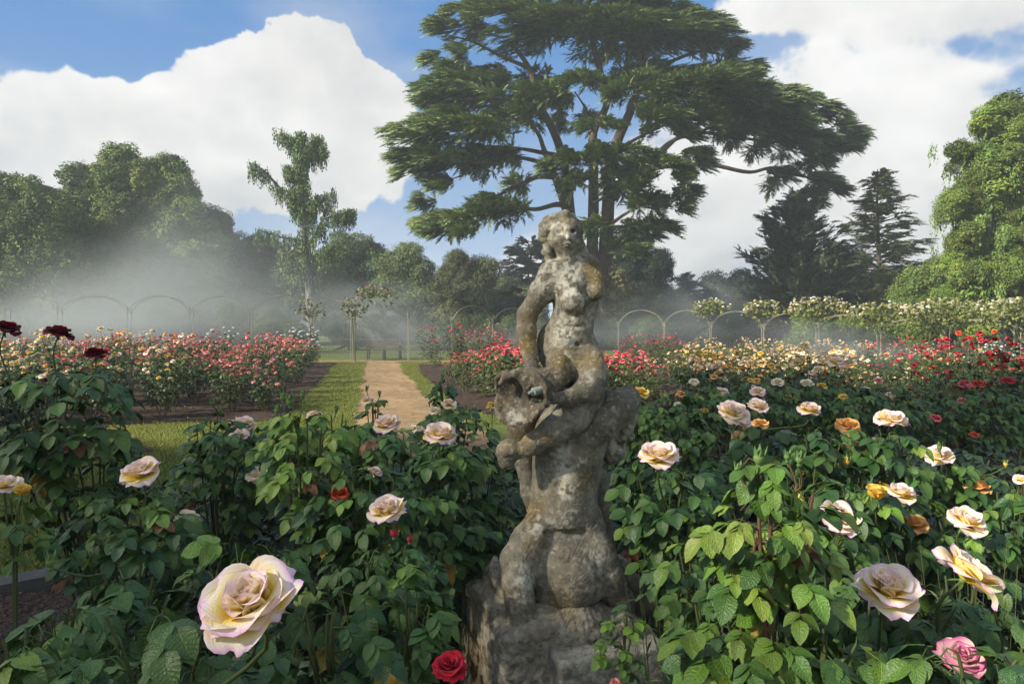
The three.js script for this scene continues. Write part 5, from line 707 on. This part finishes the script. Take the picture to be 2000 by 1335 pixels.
const bud = (c) => { const m = new MB(), prof = []; for (let i = 0; i <= 10; i++) { const u = i / 10; prof.push(new THREE.Vector2(0.34 * Math.pow(Math.sin(Math.PI * Math.min(1, 0.08 + 0.9 * u)), 0.8) * (u < 0.5 ? 1 : 1 - 0.25 * (u - 0.5)) + 0.001, u)); } m.add(new THREE.LatheGeometry(prof, 12), M4(V(0, 0, 0), Q(0, 0, 0), 1), c); for (let k = 0; k < 5; k++) { const a = k * 1.257; leaflet(m, V(Math.cos(a) * 0.16, 0.02, Math.sin(a) * 0.16), V(Math.cos(a) * 0.16, 1, Math.sin(a) * 0.16).normalize(), V(Math.cos(a), -0.1, Math.sin(a)).normalize(), 1.25, 0.30, { rows: 4, cols: 2, droop: -0.1, col: [0.10, 0.18, 0.05] }); } m.add(new THREE.SphereGeometry(0.2, 8, 6), M4(V(0, -0.1, 0), Q(0, 0, 0), 1), [0.08, 0.15, 0.05]); return m.build(); };
const BUDS = { green: bud([0.13, 0.2, 0.05]), yellow: bud([0.7, 0.42, 0.05]), red: bud([0.5, 0.02, 0.05]) };
function bloomAt(t, spec, r) {
  const [px, py, d, size, kind, tx = 0, tz = 0.3] = spec, c = at(px, py, d), D = size * d / F, axis = V(tx + (r() - 0.5) * 0.15, 1, tz + (r() - 0.5) * 0.15).normalize(), q = aim(axis, V(0, 0, 1)).multiply(Q(0, r() * 6.28, 0));
  const half = spec[7] === 'half', sc = D * (half ? 1.2 : 0.95), org = c.clone().addScaledVector(axis, -0.17 * sc).sub(t.position);
  if (size >= 44) { const g = new THREE.Group(); g.name = 'bloom'; g.position.copy(org); g.quaternion.copy(q); g.scale.setScalar(sc); t.add(g); const L = half ? LAYERS.slice(0, 3) : LAYERS; for (const p of petalsOf(L, Math.floor(r() * 1e6), 1)) { const m = put('petal', petalGeo(kind, p.li, p.v), petalMat, g); p.m.decompose(m.position, m.quaternion, m.scale); } put('calyx', calyxGeo, greenMat, g); }
  else { const m = put('bloom', bloomGeo(kind, 1 + Math.floor(r() * 3)), bloomMat, t); m.position.copy(org); m.quaternion.copy(q); m.scale.setScalar(sc); }
  return { org: org.clone().addScaledVector(axis, -0.05 * sc), axis };
}
let leafCount = 0;
// vols: [px, py, depth, rx, ry] in photograph pixels; o.tones: shares of leaf tones
function nearBush(label, vols, o = {}) {
  const r = rng(o.seed), c0 = at(vols[0][0], vols[0][1], vols[0][2]), base = V(c0.x + (o.lean ?? 0), 0.02, c0.z - (o.back ?? 0)), t = thing(o.name ?? 'rose_bush', label, o.category ?? 'rose bush', base), st = new MB(), tones = o.tones ?? [['dark', 0.6], ['mid', 0.4]], rest = new MB();
  const pickTone = (u) => { let s = 0; for (const [k, w] of tones) { s += w; if (u < s) return TONES[k]; } return TONES[tones[0][0]]; };
  const canes = [];
  for (const [px, py, d, rx, ry] of vols) {
    const c = at(px, py, d), R = V(rx * d / F, ry * d / F, rx * d / F * 0.8), nc = o.canes ?? 5;
    for (let i = 0; i < nc; i++) { const a = i / nc * 6.28 + r(), q = 0.75 * Math.sqrt(r()), top = V(c.x + Math.cos(a) * q * R.x, c.y + R.y * (0.35 + 0.55 * r()), c.z + Math.sin(a) * q * R.z).sub(base), mid = V(c.x + Math.cos(a) * q * R.x * 0.6, c.y - R.y * 0.5, c.z + Math.sin(a) * q * R.z * 0.6).sub(base), k = curve([V(Math.cos(a) * 0.06, 0, Math.sin(a) * 0.06), mid.clone().multiplyScalar(0.5).add(V(0, 0.05, 0)), mid, top], 10); st.tube(k, (u) => lerp(0.0068, 0.0028, u), 6, [0.9 + 0.3 * r(), 0.9, 0.8]); canes.push(k); }
  }
  for (const s of o.blooms ?? []) { const { org, axis } = bloomAt(t, s, r); let bestC = canes[0][5], bd = 9; for (const k of canes) for (let i = 2; i < 9; i++) { const e = k[i], dd = Math.hypot(e.x - org.x, e.z - org.z) + Math.abs(org.y - e.y - 0.25) * 0.5; if (e.y < org.y - 0.08 && dd < bd) { bd = dd; bestC = e; } } const k = curve([bestC, bestC.clone().lerp(org, 0.5).add(V(0, -0.03, 0)), org.clone().addScaledVector(axis, -0.06), org], 8); st.tube(k, (u) => lerp(0.0042, 0.0030, u), 6, [0.95, 1.0, 0.7]); canes.push(k); }
  for (const [px, py, d, size, kind, dx = 0] of o.buds ?? []) { const p = at(px, py, d).sub(base), m = put('bud', BUDS[kind], bloomMat, t), s = size * d / F; m.position.copy(p); m.position.y -= s * 0.5; m.scale.setScalar(s); m.rotation.set(0.15 * (r() - 0.5), r() * 6, 0.25 * (r() - 0.5)); let bestC = canes[0][9], bd = 9; for (const k of canes) for (let i = 3; i < k.length; i++) { const e = k[i], dd = e.distanceTo(p); if (e.y < p.y - 0.05 && dd < bd) { bd = dd; bestC = e; } } st.tube(curve([bestC, bestC.clone().lerp(p, 0.5).add(V(0.01, -0.02, 0)), m.position.clone()], 6), 0.0026, 5, [0.9, 1.1, 0.6]); void dx; }
  for (const [px, py, d, rx, ry, dens = 1] of vols) {
    const c = at(px, py, d), R = V(rx * d / F, ry * d / F, rx * d / F * 0.8), leafPx = 0.0046 * (o.size ?? 1) ** 2 * (F / d) ** 2, n = Math.round(clamp(3.6 * dens * Math.PI * rx * ry / leafPx, 12, 250));
    for (let i = 0; i < n; i++) {
      let v; do v = V(r() * 2 - 1, r() * 2 - 1, r() * 2 - 1); while (v.lengthSq() > 1); v.multiplyScalar(lerp(1, 1 / Math.max(0.3, v.length()), 0.35));
      const p = V(c.x + v.x * R.x, c.y + v.y * R.y, c.z + v.z * R.z).sub(base), out = V(v.x + (r() - 0.5) * 0.9, -0.1 + 0.35 * (r() - 0.5), v.z + 0.15 + (r() - 0.5) * 0.9).normalize(), nor = V(out.x * 0.45 + (r() - 0.5) * 0.7, 1, out.z * 0.45 + 0.2 + (r() - 0.5) * 0.7);
      let near = canes[0][5], bd = 9; for (const k of canes) for (let q = 3; q < k.length; q += 1) { const e = k[q], dd = e.distanceToSquared(p) + (e.y > p.y + 0.02 ? 0.05 : 0); if (dd < bd) { bd = dd; near = e; } }
      const foot = p.clone().addScaledVector(out, -0.015); st.tube([near, near.clone().lerp(foot, 0.6).add(V(0, 0.012, 0)), foot], [0.002, 0.0016, 0.0013], 3, [0.9, 1.1, 0.7]);
      const s = (o.size ?? 1) * (0.52 + 0.5 * r()), g = o.seven ? NEAR7[i % 2] : r() < 0.25 ? NEAR3[i % 3] : NEAR5[Math.floor(r() * 7)], q = aim(out, nor), young = v.y > 0.45 && r() < (o.young ?? 0.12), mats = young ? (r() < 0.9 ? TONES.lime : TONES.russet) : v.y < -0.3 && r() < 0.04 ? TONES.yellow : pickTone(r()), mat = mats[Math.floor(r() * mats.length)];
      if (p.y < 0.04) continue;
      if (v.z > -0.35 || o.all) { const m = put('leaf', g, mat, t); m.position.copy(p); m.quaternion.copy(q); m.scale.setScalar(s); leafCount++; }
      else rest.add(midLeaf[i % 4], M4(p, q, s * 1.15), [mat.color.r, mat.color.g, mat.color.b]);
    }
  }
  put('stem', st.build(), o.stemMat ?? nearStem, t); if (rest.count) put('foliage', rest.build(), foliageMat, t).userData.kind = 'stuff';
  return t;
}
const LIME = [['lime', 0.75], ['mid', 0.25]], DARK = [['dark', 0.75], ['mid', 0.25]], MIDT = [['mid', 0.65], ['dark', 0.35]];
nearBush('tall bush with velvety dark crimson roses at the left edge', [[110, 800, 2.6, 125, 95], [60, 870, 2.6, 70, 60, 0.7], [190, 900, 2.7, 70, 90, 0.8]], { seed: 1, tones: DARK, lean: 0.25, size: 1.05, young: 0.03, blooms: [[10, 640, 2.55, 56, 'dark', 0.2, -0.1], [115, 648, 2.55, 50, 'dark', 0.25, 0.05], [187, 690, 2.6, 46, 'dark', 0, 0], [88, 742, 2.8, 22, 'dark'], [236, 808, 2.7, 36, 'red', 0, -0.1], [85, 776, 2.9, 16, 'red']] });
nearBush('bush with one cream rose on a stiff stem beside the left lawn', [[255, 1060, 2.4, 105, 115], [165, 1000, 2.6, 70, 90]], { seed: 2, tones: DARK, blooms: [[273, 920, 2.4, 78, 'peace', 0, 0.25], [362, 1013, 2.6, 46, 'cream', 0.1, 0.5]], buds: [[300, 920, 2.6, 20, 'green']] });
nearBush('low bush with a yellow rosebud opening at the left edge', [[30, 1030, 2.2, 50, 60, 0.8]], { seed: 3, canes: 2, tones: MIDT, blooms: [[6, 945, 2.2, 60, 'peace', 0.1, 0.2], [42, 960, 2.15, 46, 'yellow', 0.3, 0.3, 'half']] });
nearBush('bush with twin cream-yellow roses in front of the left grass walk', [[430, 930, 3.2, 75, 120], [490, 900, 3.4, 70, 85], [410, 850, 3.5, 28, 50, 0.7]], { seed: 4, tones: MIDT, blooms: [[476, 826, 3.3, 46, 'peace', 0.1, 0.3], [466, 852, 3.2, 44, 'peace', -0.2, 0.5], [503, 928, 3.1, 44, 'cream', 0, 0.6]], buds: [[415, 785, 3.4, 14, 'green'], [430, 800, 3.4, 12, 'green'], [402, 822, 3.3, 12, 'green']] });
nearBush('bush of young lime-green shoots and russet tips left of the path', [[600, 890, 2.6, 75, 95], [560, 850, 2.9, 55, 55, 0.8], [650, 850, 3.0, 50, 45, 0.8]], { seed: 5, tones: LIME, young: 0.5, blooms: [[616, 810, 3.2, 34, 'peace', 0.1, 0.2]], buds: [[553, 775, 3.0, 18, 'green'], [567, 782, 2.9, 22, 'green'], [590, 770, 3.0, 14, 'green'], [540, 800, 2.9, 16, 'green'], [656, 798, 3.1, 12, 'green']] });
nearBush('bush with a full cream rose, a scarlet half-open rose and red buds below the path', [[720, 1010, 2.5, 110, 110], [640, 1010, 2.6, 70, 90], [820, 1040, 2.5, 60, 90]], { seed: 6, tones: DARK, blooms: [[755, 994, 2.3, 78, 'peace', -0.05, 0.35], [663, 962, 2.5, 38, 'scarlet', 0.3, 0.2, 'half'], [731, 920, 2.8, 32, 'peace', 0.1, 0.3]], buds: [[770, 1037, 2.3, 24, 'red'], [800, 1050, 2.3, 18, 'red'], [645, 935, 2.6, 12, 'red']] });
nearBush('bush with a large peachy rose and two pale ones where the path begins', [[770, 910, 3.0, 100, 70], [860, 930, 2.8, 70, 75], [890, 850, 3.5, 70, 60], [700, 890, 3.4, 60, 60]], { seed: 7, tones: MIDT, blooms: [[862, 847, 2.7, 70, 'peace', 0.1, 0.3], [755, 826, 3.3, 56, 'peace', -0.1, 0.3], [805, 838, 3.3, 34, 'cream', -0.3, 0.2], [835, 852, 3.0, 20, 'yellow'], [875, 787, 4.2, 36, 'peace', 0.1, 0.2], [848, 800, 4.2, 22, 'cream']], buds: [[890, 905, 2.8, 12, 'green'], [930, 820, 3.5, 12, 'green'], [905, 800, 3.6, 12, 'green']] });
nearBush('upright little bush with one fading rose standing out against the gravel path', [[730, 815, 4.4, 16, 40], [735, 850, 4.4, 34, 30]], { seed: 8, tones: DARK, blooms: [[716, 780, 4.4, 24, 'peace'], [737, 790, 4.4, 18, 'apricot']], buds: [[716, 758, 4.4, 9, 'green'], [741, 768, 4.4, 9, 'green']] });
nearBush('upright leafy shoot beside the right edge of the path', [[868, 768, 4.6, 18, 30], [866, 805, 4.6, 28, 30, 0.8]], { seed: 9, tones: DARK, buds: [[864, 735, 4.6, 10, 'green']] });
nearBush('nearest bush with the single huge cream and pink rose at lower left', [[330, 1265, 1.2, 150, 95], [480, 1170, 1.7, 110, 120], [260, 1180, 1.6, 80, 90]], { seed: 10, tones: DARK, size: 0.95, blooms: [[486, 1172, 0.95, 190, 'peace', -0.1, 0.55]], buds: [[128, 1268, 1.2, 34, 'green'], [98, 1095, 1.5, 26, 'green']] });
nearBush('leafy bush with a budding stem in the lower left corner', [[50, 1285, 1.25, 90, 60], [120, 1230, 1.4, 50, 50, 0.6]], { seed: 11, tones: [['mid', 0.6], ['lime', 0.4]], buds: [[48, 1285, 1.2, 26, 'green']] });
nearBush('dark bush with a crimson rose at the foot of the stone plinth', [[720, 1180, 2.0, 130, 110], [800, 1230, 1.8, 60, 85], [640, 1250, 1.6, 110, 80, 0.8], [820, 1130, 2.2, 50, 75]], { seed: 12, tones: DARK, blooms: [[877, 1300, 1.45, 70, 'red', 0.1, 0.45]] });
nearBush('leafy bush crowding the statue from its left', [[930, 970, 3.1, 70, 110], [900, 1060, 2.7, 60, 80], [960, 1060, 3.0, 50, 80]], { seed: 13, tones: DARK, blooms: [[960, 790, 5.0, 22, 'yellow']] });
nearBush('bush with one full pink-edged rose right of the statue', [[1300, 980, 2.5, 75, 85], [1330, 1060, 2.5, 60, 80], [1350, 950, 2.9, 80, 70], [1260, 920, 3.3, 40, 70], [1260, 1030, 3.1, 45, 70]], { seed: 14, tones: DARK, blooms: [[1286, 888, 2.25, 84, 'peace', 0, 0.35]] });
nearBush('tangle of low rose shoots beside the plinth at its right', [[1370, 1120, 1.9, 75, 95], [1400, 1250, 1.5, 75, 85], [1330, 1160, 2.1, 40, 80]], { seed: 15, tones: [['mid', 0.6], ['weed', 0.4]], young: 0.3, size: 0.8 });
nearBush('tall fresh lime-green shoot with swelling buds at centre right', [[1490, 1000, 1.3, 85, 110], [1520, 1120, 1.35, 100, 70], [1450, 1090, 1.35, 60, 70], [1560, 1010, 1.4, 50, 60, 0.8]], { seed: 16, tones: LIME, young: 0.4, size: 0.8, canes: 2, stemMat: brownStem, lean: 0.05, buds: [[1482, 892, 1.28, 32, 'green'], [1442, 915, 1.3, 22, 'green'], [1561, 895, 1.35, 22, 'green'], [1538, 890, 1.4, 18, 'green'], [1508, 935, 1.3, 20, 'green'], [1541, 1045, 1.3, 26, 'green'], [1563, 975, 1.4, 24, 'yellow']] });
nearBush('broad-leaved bush filling the lower edge right of the plinth', [[1480, 1250, 1.35, 120, 70], [1600, 1280, 1.3, 120, 60]], { seed: 17, tones: [['mid', 0.8], ['lime', 0.2]], size: 1.0 });
nearBush('bush of very dark glossy leaves behind the lime-green shoot', [[1500, 890, 3.1, 70, 60], [1600, 900, 2.9, 60, 70], [1420, 900, 3.4, 70, 70], [1560, 980, 2.7, 90, 80]], { seed: 18, tones: DARK, size: 1.15, young: 0.02, blooms: [[1432, 803, 3.1, 62, 'peace', 0, 0.5], [1448, 818, 3.2, 44, 'peace', 0.4, 0.5], [1482, 792, 3.6, 44, 'peace', 0, 0.25], [1486, 826, 3.3, 36, 'apricot', 0, 0.2], [1583, 798, 3.5, 46, 'peace', 0.05, 0.35]] });
nearBush('bush with a spent orange rose and a fresh cream rose near the right grass walk', [[1690, 900, 3.0, 60, 65], [1740, 900, 2.9, 50, 60], [1640, 900, 3.2, 50, 55]], { seed: 19, tones: DARK, size: 1.15, blooms: [[1657, 830, 3.2, 48, 'apricot', 0.1, 0.5], [1740, 818, 3.1, 60, 'peace', -0.05, 0.35]], buds: [[1653, 900, 2.8, 18, 'yellow']] });
nearBush('bush with a ragged yellow-pink rose overhung by russet shoots', [[1640, 1010, 2.4, 100, 75], [1600, 1090, 2.2, 90, 70]], { seed: 20, tones: DARK, young: 0.2, blooms: [[1640, 1010, 2.25, 84, 'peace', 0.25, 0.7]] });
nearBush('bush with an opening yellow rose and its paler neighbour', [[1730, 1020, 2.5, 80, 60], [1790, 1010, 2.6, 60, 50]], { seed: 21, tones: DARK, blooms: [[1714, 965, 2.3, 56, 'yellow', 0, 0.1, 'half'], [1762, 961, 2.5, 60, 'peace', 0.1, 0.3], [1783, 1021, 2.4, 54, 'apricot', 0, 0.2]] });
nearBush('bush with a pink and cream open rose under a green bud', [[1850, 950, 3.0, 70, 60], [1900, 960, 3.0, 50, 50]], { seed: 22, tones: MIDT, blooms: [[1838, 888, 3.0, 52, 'peace', -0.1, 0.5], [1910, 951, 2.9, 54, 'apricot', 0, 0.2]], buds: [[1835, 872, 2.95, 14, 'green'], [1965, 905, 3.0, 12, 'yellow']] });
nearBush('bush with one full cream rose at the right edge', [[1900, 1080, 2.4, 80, 65], [1970, 1030, 2.5, 50, 80]], { seed: 23, tones: DARK, blooms: [[1890, 1015, 2.3, 78, 'peace', 0.1, 0.4], [1996, 935, 2.6, 30, 'peace']] });
nearBush('bush with two big roses, one turned away, at lower right', [[1780, 1210, 1.6, 110, 80], [1700, 1230, 1.55, 80, 80], [1870, 1190, 1.7, 70, 70, 0.7]], { seed: 24, tones: DARK, blooms: [[1735, 1147, 1.4, 128, 'peace', 0, 0.45], [1896, 1118, 1.45, 124, 'peace', 0.75, 0.25]] });
nearBush('broad dark leaves over a magenta-edged rose at the lower right corner', [[1900, 1305, 1.2, 110, 50], [1760, 1310, 1.3, 90, 45], [1980, 1240, 1.5, 50, 60, 0.7]], { seed: 25, tones: DARK, size: 1.15, canes: 2, blooms: [[1880, 1283, 1.35, 88, 'magenta', -0.1, 0.5]] });
nearBush('slender sucker with small seven-part leaves before the plinth', [[1212, 1270, 1.9, 32, 40, 0.22], [1215, 1222, 1.9, 22, 26, 0.3]], { seed: 26, tones: [['weed', 0.7], ['lime', 0.3]], seven: true, canes: 1, all: true, size: 1.0, blooms: [[1202, 1333, 1.85, 26, 'salmon']] });
nearBush('rose bush with one yellow rose at the statue elbow', [[1250, 830, 3.6, 55, 55], [1310, 850, 3.5, 70, 50], [1200, 830, 3.8, 40, 40]], { seed: 27, tones: MIDT, blooms: [[1250, 765, 3.7, 38, 'yellow', 0.1, 0.3]] });
nearBush('loose bush of small apricot and cream roses behind the statue elbow', [[1340, 810, 5.0, 60, 50], [1410, 800, 5.2, 60, 50]], { seed: 31, tones: MIDT, blooms: [[1330, 768, 5.0, 22, 'apricot'], [1324, 790, 4.9, 20, 'cream'], [1357, 745, 5.4, 22, 'cream'], [1410, 764, 5.2, 30, 'peace', 0, 0.4], [1395, 735, 5.5, 20, 'apricot'], [1376, 800, 5, 16, 'yellow']] });
nearBush('loose bush of small yellow and peach roses behind the pair of full cream roses', [[1500, 790, 5.4, 70, 45], [1570, 790, 5.6, 60, 45]], { seed: 32, tones: MIDT, blooms: [[1480, 763, 5.2, 32, 'peace', 0, 0.3], [1520, 745, 5.6, 26, 'cream'], [1466, 742, 5.6, 16, 'yellow'], [1577, 747, 5.6, 28, 'cream', 0, 0.4], [1540, 775, 5.4, 18, 'apricot'], [1606, 752, 5.6, 20, 'yellow'], [1600, 720, 5.8, 22, 'cream']] });
nearBush('loose bush of small cream and orange roses left of the red bed', [[1660, 800, 5.5, 70, 50], [1730, 800, 5.6, 60, 50]], { seed: 33, tones: MIDT, blooms: [[1635, 705, 5.8, 34, 'peace', 0, 0.4], [1650, 775, 5.4, 22, 'yellow'], [1665, 797, 5.3, 20, 'apricot'], [1690, 760, 5.6, 22, 'cream'], [1716, 742, 5.7, 18, 'salmon'], [1740, 770, 5.6, 18, 'cream']] });
nearBush('bush of loose scarlet and pink roses before the red bed', [[1830, 830, 5.8, 70, 60], [1920, 820, 5.8, 80, 65]], { seed: 34, tones: MIDT, blooms: [[1828, 815, 5.4, 26, 'coral', 0, 0.4], [1903, 848, 5.4, 18, 'scarlet'], [1885, 748, 5.9, 26, 'coral'], [1912, 748, 5.9, 24, 'scarlet'], [1880, 782, 5.8, 24, 'salmon'], [1970, 742, 5.9, 24, 'red'], [1935, 790, 5.8, 18, 'coral'], [1862, 800, 5.8, 14, 'scarlet']] });
// leafy bushes that close the bed behind those
{
  const r = rng(606), P = [0, 1].map((v) => midBush(990 + v, { h: 0.72, R: 0.46, n: 260, nb: 0, tone: [0.030, 0.066, 0.022], young: 0.1 })), roots = [];
  const made = []; const spots = []; for (let x = -1.9; x < 4.6; x += 0.62) for (const z of [-3.3, -4.1, -4.9]) spots.push([x + (r() - 0.5) * 0.3, z + (r() - 0.5) * 0.3]); for (let x = -1.7; x < 2.4; x += 0.55) spots.push([x, -2.4 + (r() - 0.5) * 0.3]);
  for (const [x, z] of spots) { const px = 1000 + x / -z * F; if (px < 300 || px > 2050 || Math.hypot(x - 0.18, z + 2.62) < 0.5 || (x < -0.9 && z < -4.3)) continue; const v = Math.floor(r() * 2), lab = 'dense green rose bush without blooms filling the back of the front bed', grp = 'leafy bushes filling the back of the front bed'; let t;
    if (roots[v]) { t = roots[v].clone(); t.name = numbered('rose_bush'); scene.add(t); } else { t = roots[v] = thing('rose_bush', lab, 'rose bush', V(0, 0, 0), grp); put('foliage', P[v].foliage, foliageMat, t).userData.kind = 'stuff'; put('stem', P[v].stem, caneMat, t); }
    t.position.set(x, 0.02, z); t.rotation.y = r() * 6.28; t.scale.setScalar((z < -3.8 ? 0.95 : 0.85) + 0.25 * r()); made.push([px, t]); }
  made.sort((a, b) => a[0] - b[0]).forEach(([, t], i) => { t.userData.label = ordinal(i) + ' dense bloomless green rose bush from left, filling the back of the front bed'; });
}
// wild grasses among the roses
function tuft(label, px, py, d, w, h, n, seed, col) {
  const r = rng(seed), top = at(px, py, d), b = V(top.x, 0.02, top.z), t = thing('wild_grass', label, 'grass', b), m = new MB();
  for (let i = 0; i < n; i++) { const a = r() * 6.28, q = Math.sqrt(r()) * w, H = (top.y - 0.02) * (0.55 + 0.5 * r()), lean = (r() - 0.5) * 0.5, p0 = V(Math.cos(a) * q * 0.4, H * 0.3, Math.sin(a) * q * 0.4), p2 = V(Math.cos(a) * q + lean * 0.3, H, Math.sin(a) * q), s = 0.7 + 0.6 * r(); m.tube(curve([p0, p0.clone().lerp(p2, 0.5).add(V(0, 0.04, 0)), p2], 6), (u) => lerp(0.0018, 0.0006, u), 3, [s, s, s * 0.9]); if (r() < 0.5) for (let k = 0; k < 4; k++) leaflet(m, p0.clone().lerp(p2, 0.3 + 0.6 * r()), V(r() - 0.5, r() * 0.8, r() - 0.5).normalize(), V(r() - 0.5, 1, r() - 0.3).normalize(), 0.05 + 0.05 * r(), 0.007, { rows: 3, cols: 2, droop: 0.5, col: [s, s, s] }); }
  void h; put('blades', m.build(), std({ color: new THREE.Color(...col), roughness: 0.7 }), t).userData.kind = 'stuff';
}
tuft('fine wild grass growing up between the bushes left of the statue', 930, 960, 2.8, 0.22, 0, 90, 41, [0.07, 0.12, 0.035]);
tuft('wispy yellowing grass among the roses at the lower right edge', 1930, 1130, 1.65, 0.24, 0, 110, 42, [0.13, 0.14, 0.045]);
tuft('thin weedy stems beside the right of the plinth', 1300, 1130, 2.0, 0.14, 0, 60, 43, [0.08, 0.13, 0.04]);
// fallen leaves and petals on the soil
{
  const r = rng(77), m = new MB(), g = new MB(); leaflet(g, V(0, -0.5, 0), V(0, 1, 0), V(0, 0, 1), 1, 0.6, { rows: 3, cols: 2, droop: 0.3 }); const lg = g.build(), cols = [], mats = [];
  for (let i = 0; i < 5200; i++) { const bed = Object.values(beds)[Math.floor(r() * 6)], xs = bed.map((p) => p[0]), zs = bed.map((p) => p[1]), x = lerp(Math.min(...xs), Math.max(...xs), r()), z = lerp(Math.max(...zs), Math.max(Math.min(...zs), -16), Math.pow(r(), 1.5)); if (!within(bed, x, z) || Math.abs(x) > -z * 0.8 + 1) continue; const pet = r() < 0.12, s = pet ? 0.035 : 0.03 + 0.03 * r(); mats.push(M4(V(x, lump(x, z) + 0.018, z), Q(1.57 + (r() - 0.5), r() * 6, (r() - 0.5) * 0.8), s)); const t = 0.5 + r(); cols.push(pet ? new THREE.Color(0.6, 0.5, 0.36) : new THREE.Color(0.15 * t, 0.085 * t, 0.035 * t)); }
  void m; const o = instanced('fallen_leaves', lg, std({ roughness: 0.9 }), mats, scene, cols); o.userData.kind = 'stuff'; o.userData.label = 'fallen leaves and petals lying on the soil of the beds';
}
// ---------------------------------------------------------------- banks of morning mist: lens-shaped bodies of thin vapour that fade out towards their rims
{
  const tex = [0, 1, 2].map((s) => { const t = noiseTexture(256, (u, v) => { const x = u * 2 - 1, y = v * 2 - 1, wx = x + (fbm(u * 3 + s * 9, v * 3, 1, 3) - 0.5) * 0.5, wy = y + (fbm(u * 3, v * 3 + s * 5, 4, 3) - 0.5) * 0.5, d = Math.sqrt(wx * wx + wy * wy), n = fbm(u * 4 + s * 3, v * 5, s, 5), e = smooth(1, 0.75, Math.max(Math.abs(x), Math.abs(y), Math.hypot(x, y))), a = Math.pow(clamp(1 - d), 1.15) * (0.35 + 1.3 * n) * e; return [a, a, a]; }); t.wrapS = t.wrapT = THREE.ClampToEdgeWrapping; return t; });
  const mats = tex.map((t) => [0.13, 0.24].map((o) => new THREE.MeshPhysicalMaterial({ color: new THREE.Color(0.62, 0.65, 0.65), roughness: 1, transmission: 0.5, specularIntensity: 0, transparent: true, opacity: o, alphaMap: t, side: THREE.DoubleSide, depthWrite: false })));
  const body = (() => { const m = new MB(), R = 10, S = 28; for (const sd of [1, -1]) { const first = m.count; for (let i = 0; i <= R; i++) for (let j = 0; j <= S; j++) { const q = i / R, a = j / S * 6.2832, x = Math.cos(a) * q, y = Math.sin(a) * q; m.v(x, y, sd * (1 - q * q), x * sd * 0.5, y * sd * 0.5, sd, null, x * 0.5 + 0.5, y * 0.5 + 0.5); } for (let i = 0; i < R; i++) for (let j = 0; j < S; j++) { const a = first + i * (S + 1) + j, b = a + S + 1; m.i.push(a, b, a + 1, a + 1, b, b + 1); } } return m.build(); })();
  const r = rng(55);
  const bank = (label, px, py, d, rx, ry, thick, k, tilt, n = 1) => { const t = thing('mist_bank', label, 'mist', at(px, py, d)); t.userData.kind = 'stuff'; delete t.userData.category; for (let i = 0; i < n; i++) { const s = 1 - i * 0.28, m = put('vapour', body, mats[(Math.round(px) + i) % 3][k], t); m.scale.set(rx * d / F * s, ry * d / F * s, thick * s); m.rotation.z = tilt + (r() - 0.5) * 0.2; m.position.set((r() - 0.5) * rx * 0.3 * d / F, -i * ry * 0.08 * d / F, i * 0.4); } };
  bank('broad white mist bank lying before the left oaks', 240, 600, 36, 480, 170, 4, 1, 0.04, 3);
  bank('plume of mist rising in front of the dark oak shoulder', 390, 520, 38, 260, 200, 3, 0, 0.7, 2);
  bank('low mist over the far end of the left rose bed', 230, 630, 27.5, 480, 90, 2, 1, 0, 2);
  bank('thin mist around the birch foot', 560, 620, 40, 240, 100, 3, 0, 0, 2);
  bank('faint mist hanging inside the gate arch', 760, 630, 31.6, 190, 100, 1.2, 1, 0, 2);
  bank('thin mist behind the bare arches beside the statue', 1250, 640, 44, 260, 100, 3, 0, 0, 2);
  bank('wisp of bluish mist rising before the dark hedge', 1420, 590, 44, 150, 110, 2, 1, 0.5, 1);
  bank('mist drifting between the rose-clad arches and the bright bush', 1660, 680, 24, 230, 60, 1.6, 1, -0.1, 1);
  bank('light mist across the far roses behind the statue', 1050, 665, 27, 420, 50, 2, 0, 0, 1);
  bank('thin veil of mist over the far right beds', 1800, 700, 18, 300, 45, 1.5, 0, 0, 1);
}
scene.traverse((o) => { if (o.isMesh) o.castShadow = o.receiveShadow = true; });
renderer.render(scene, camera);
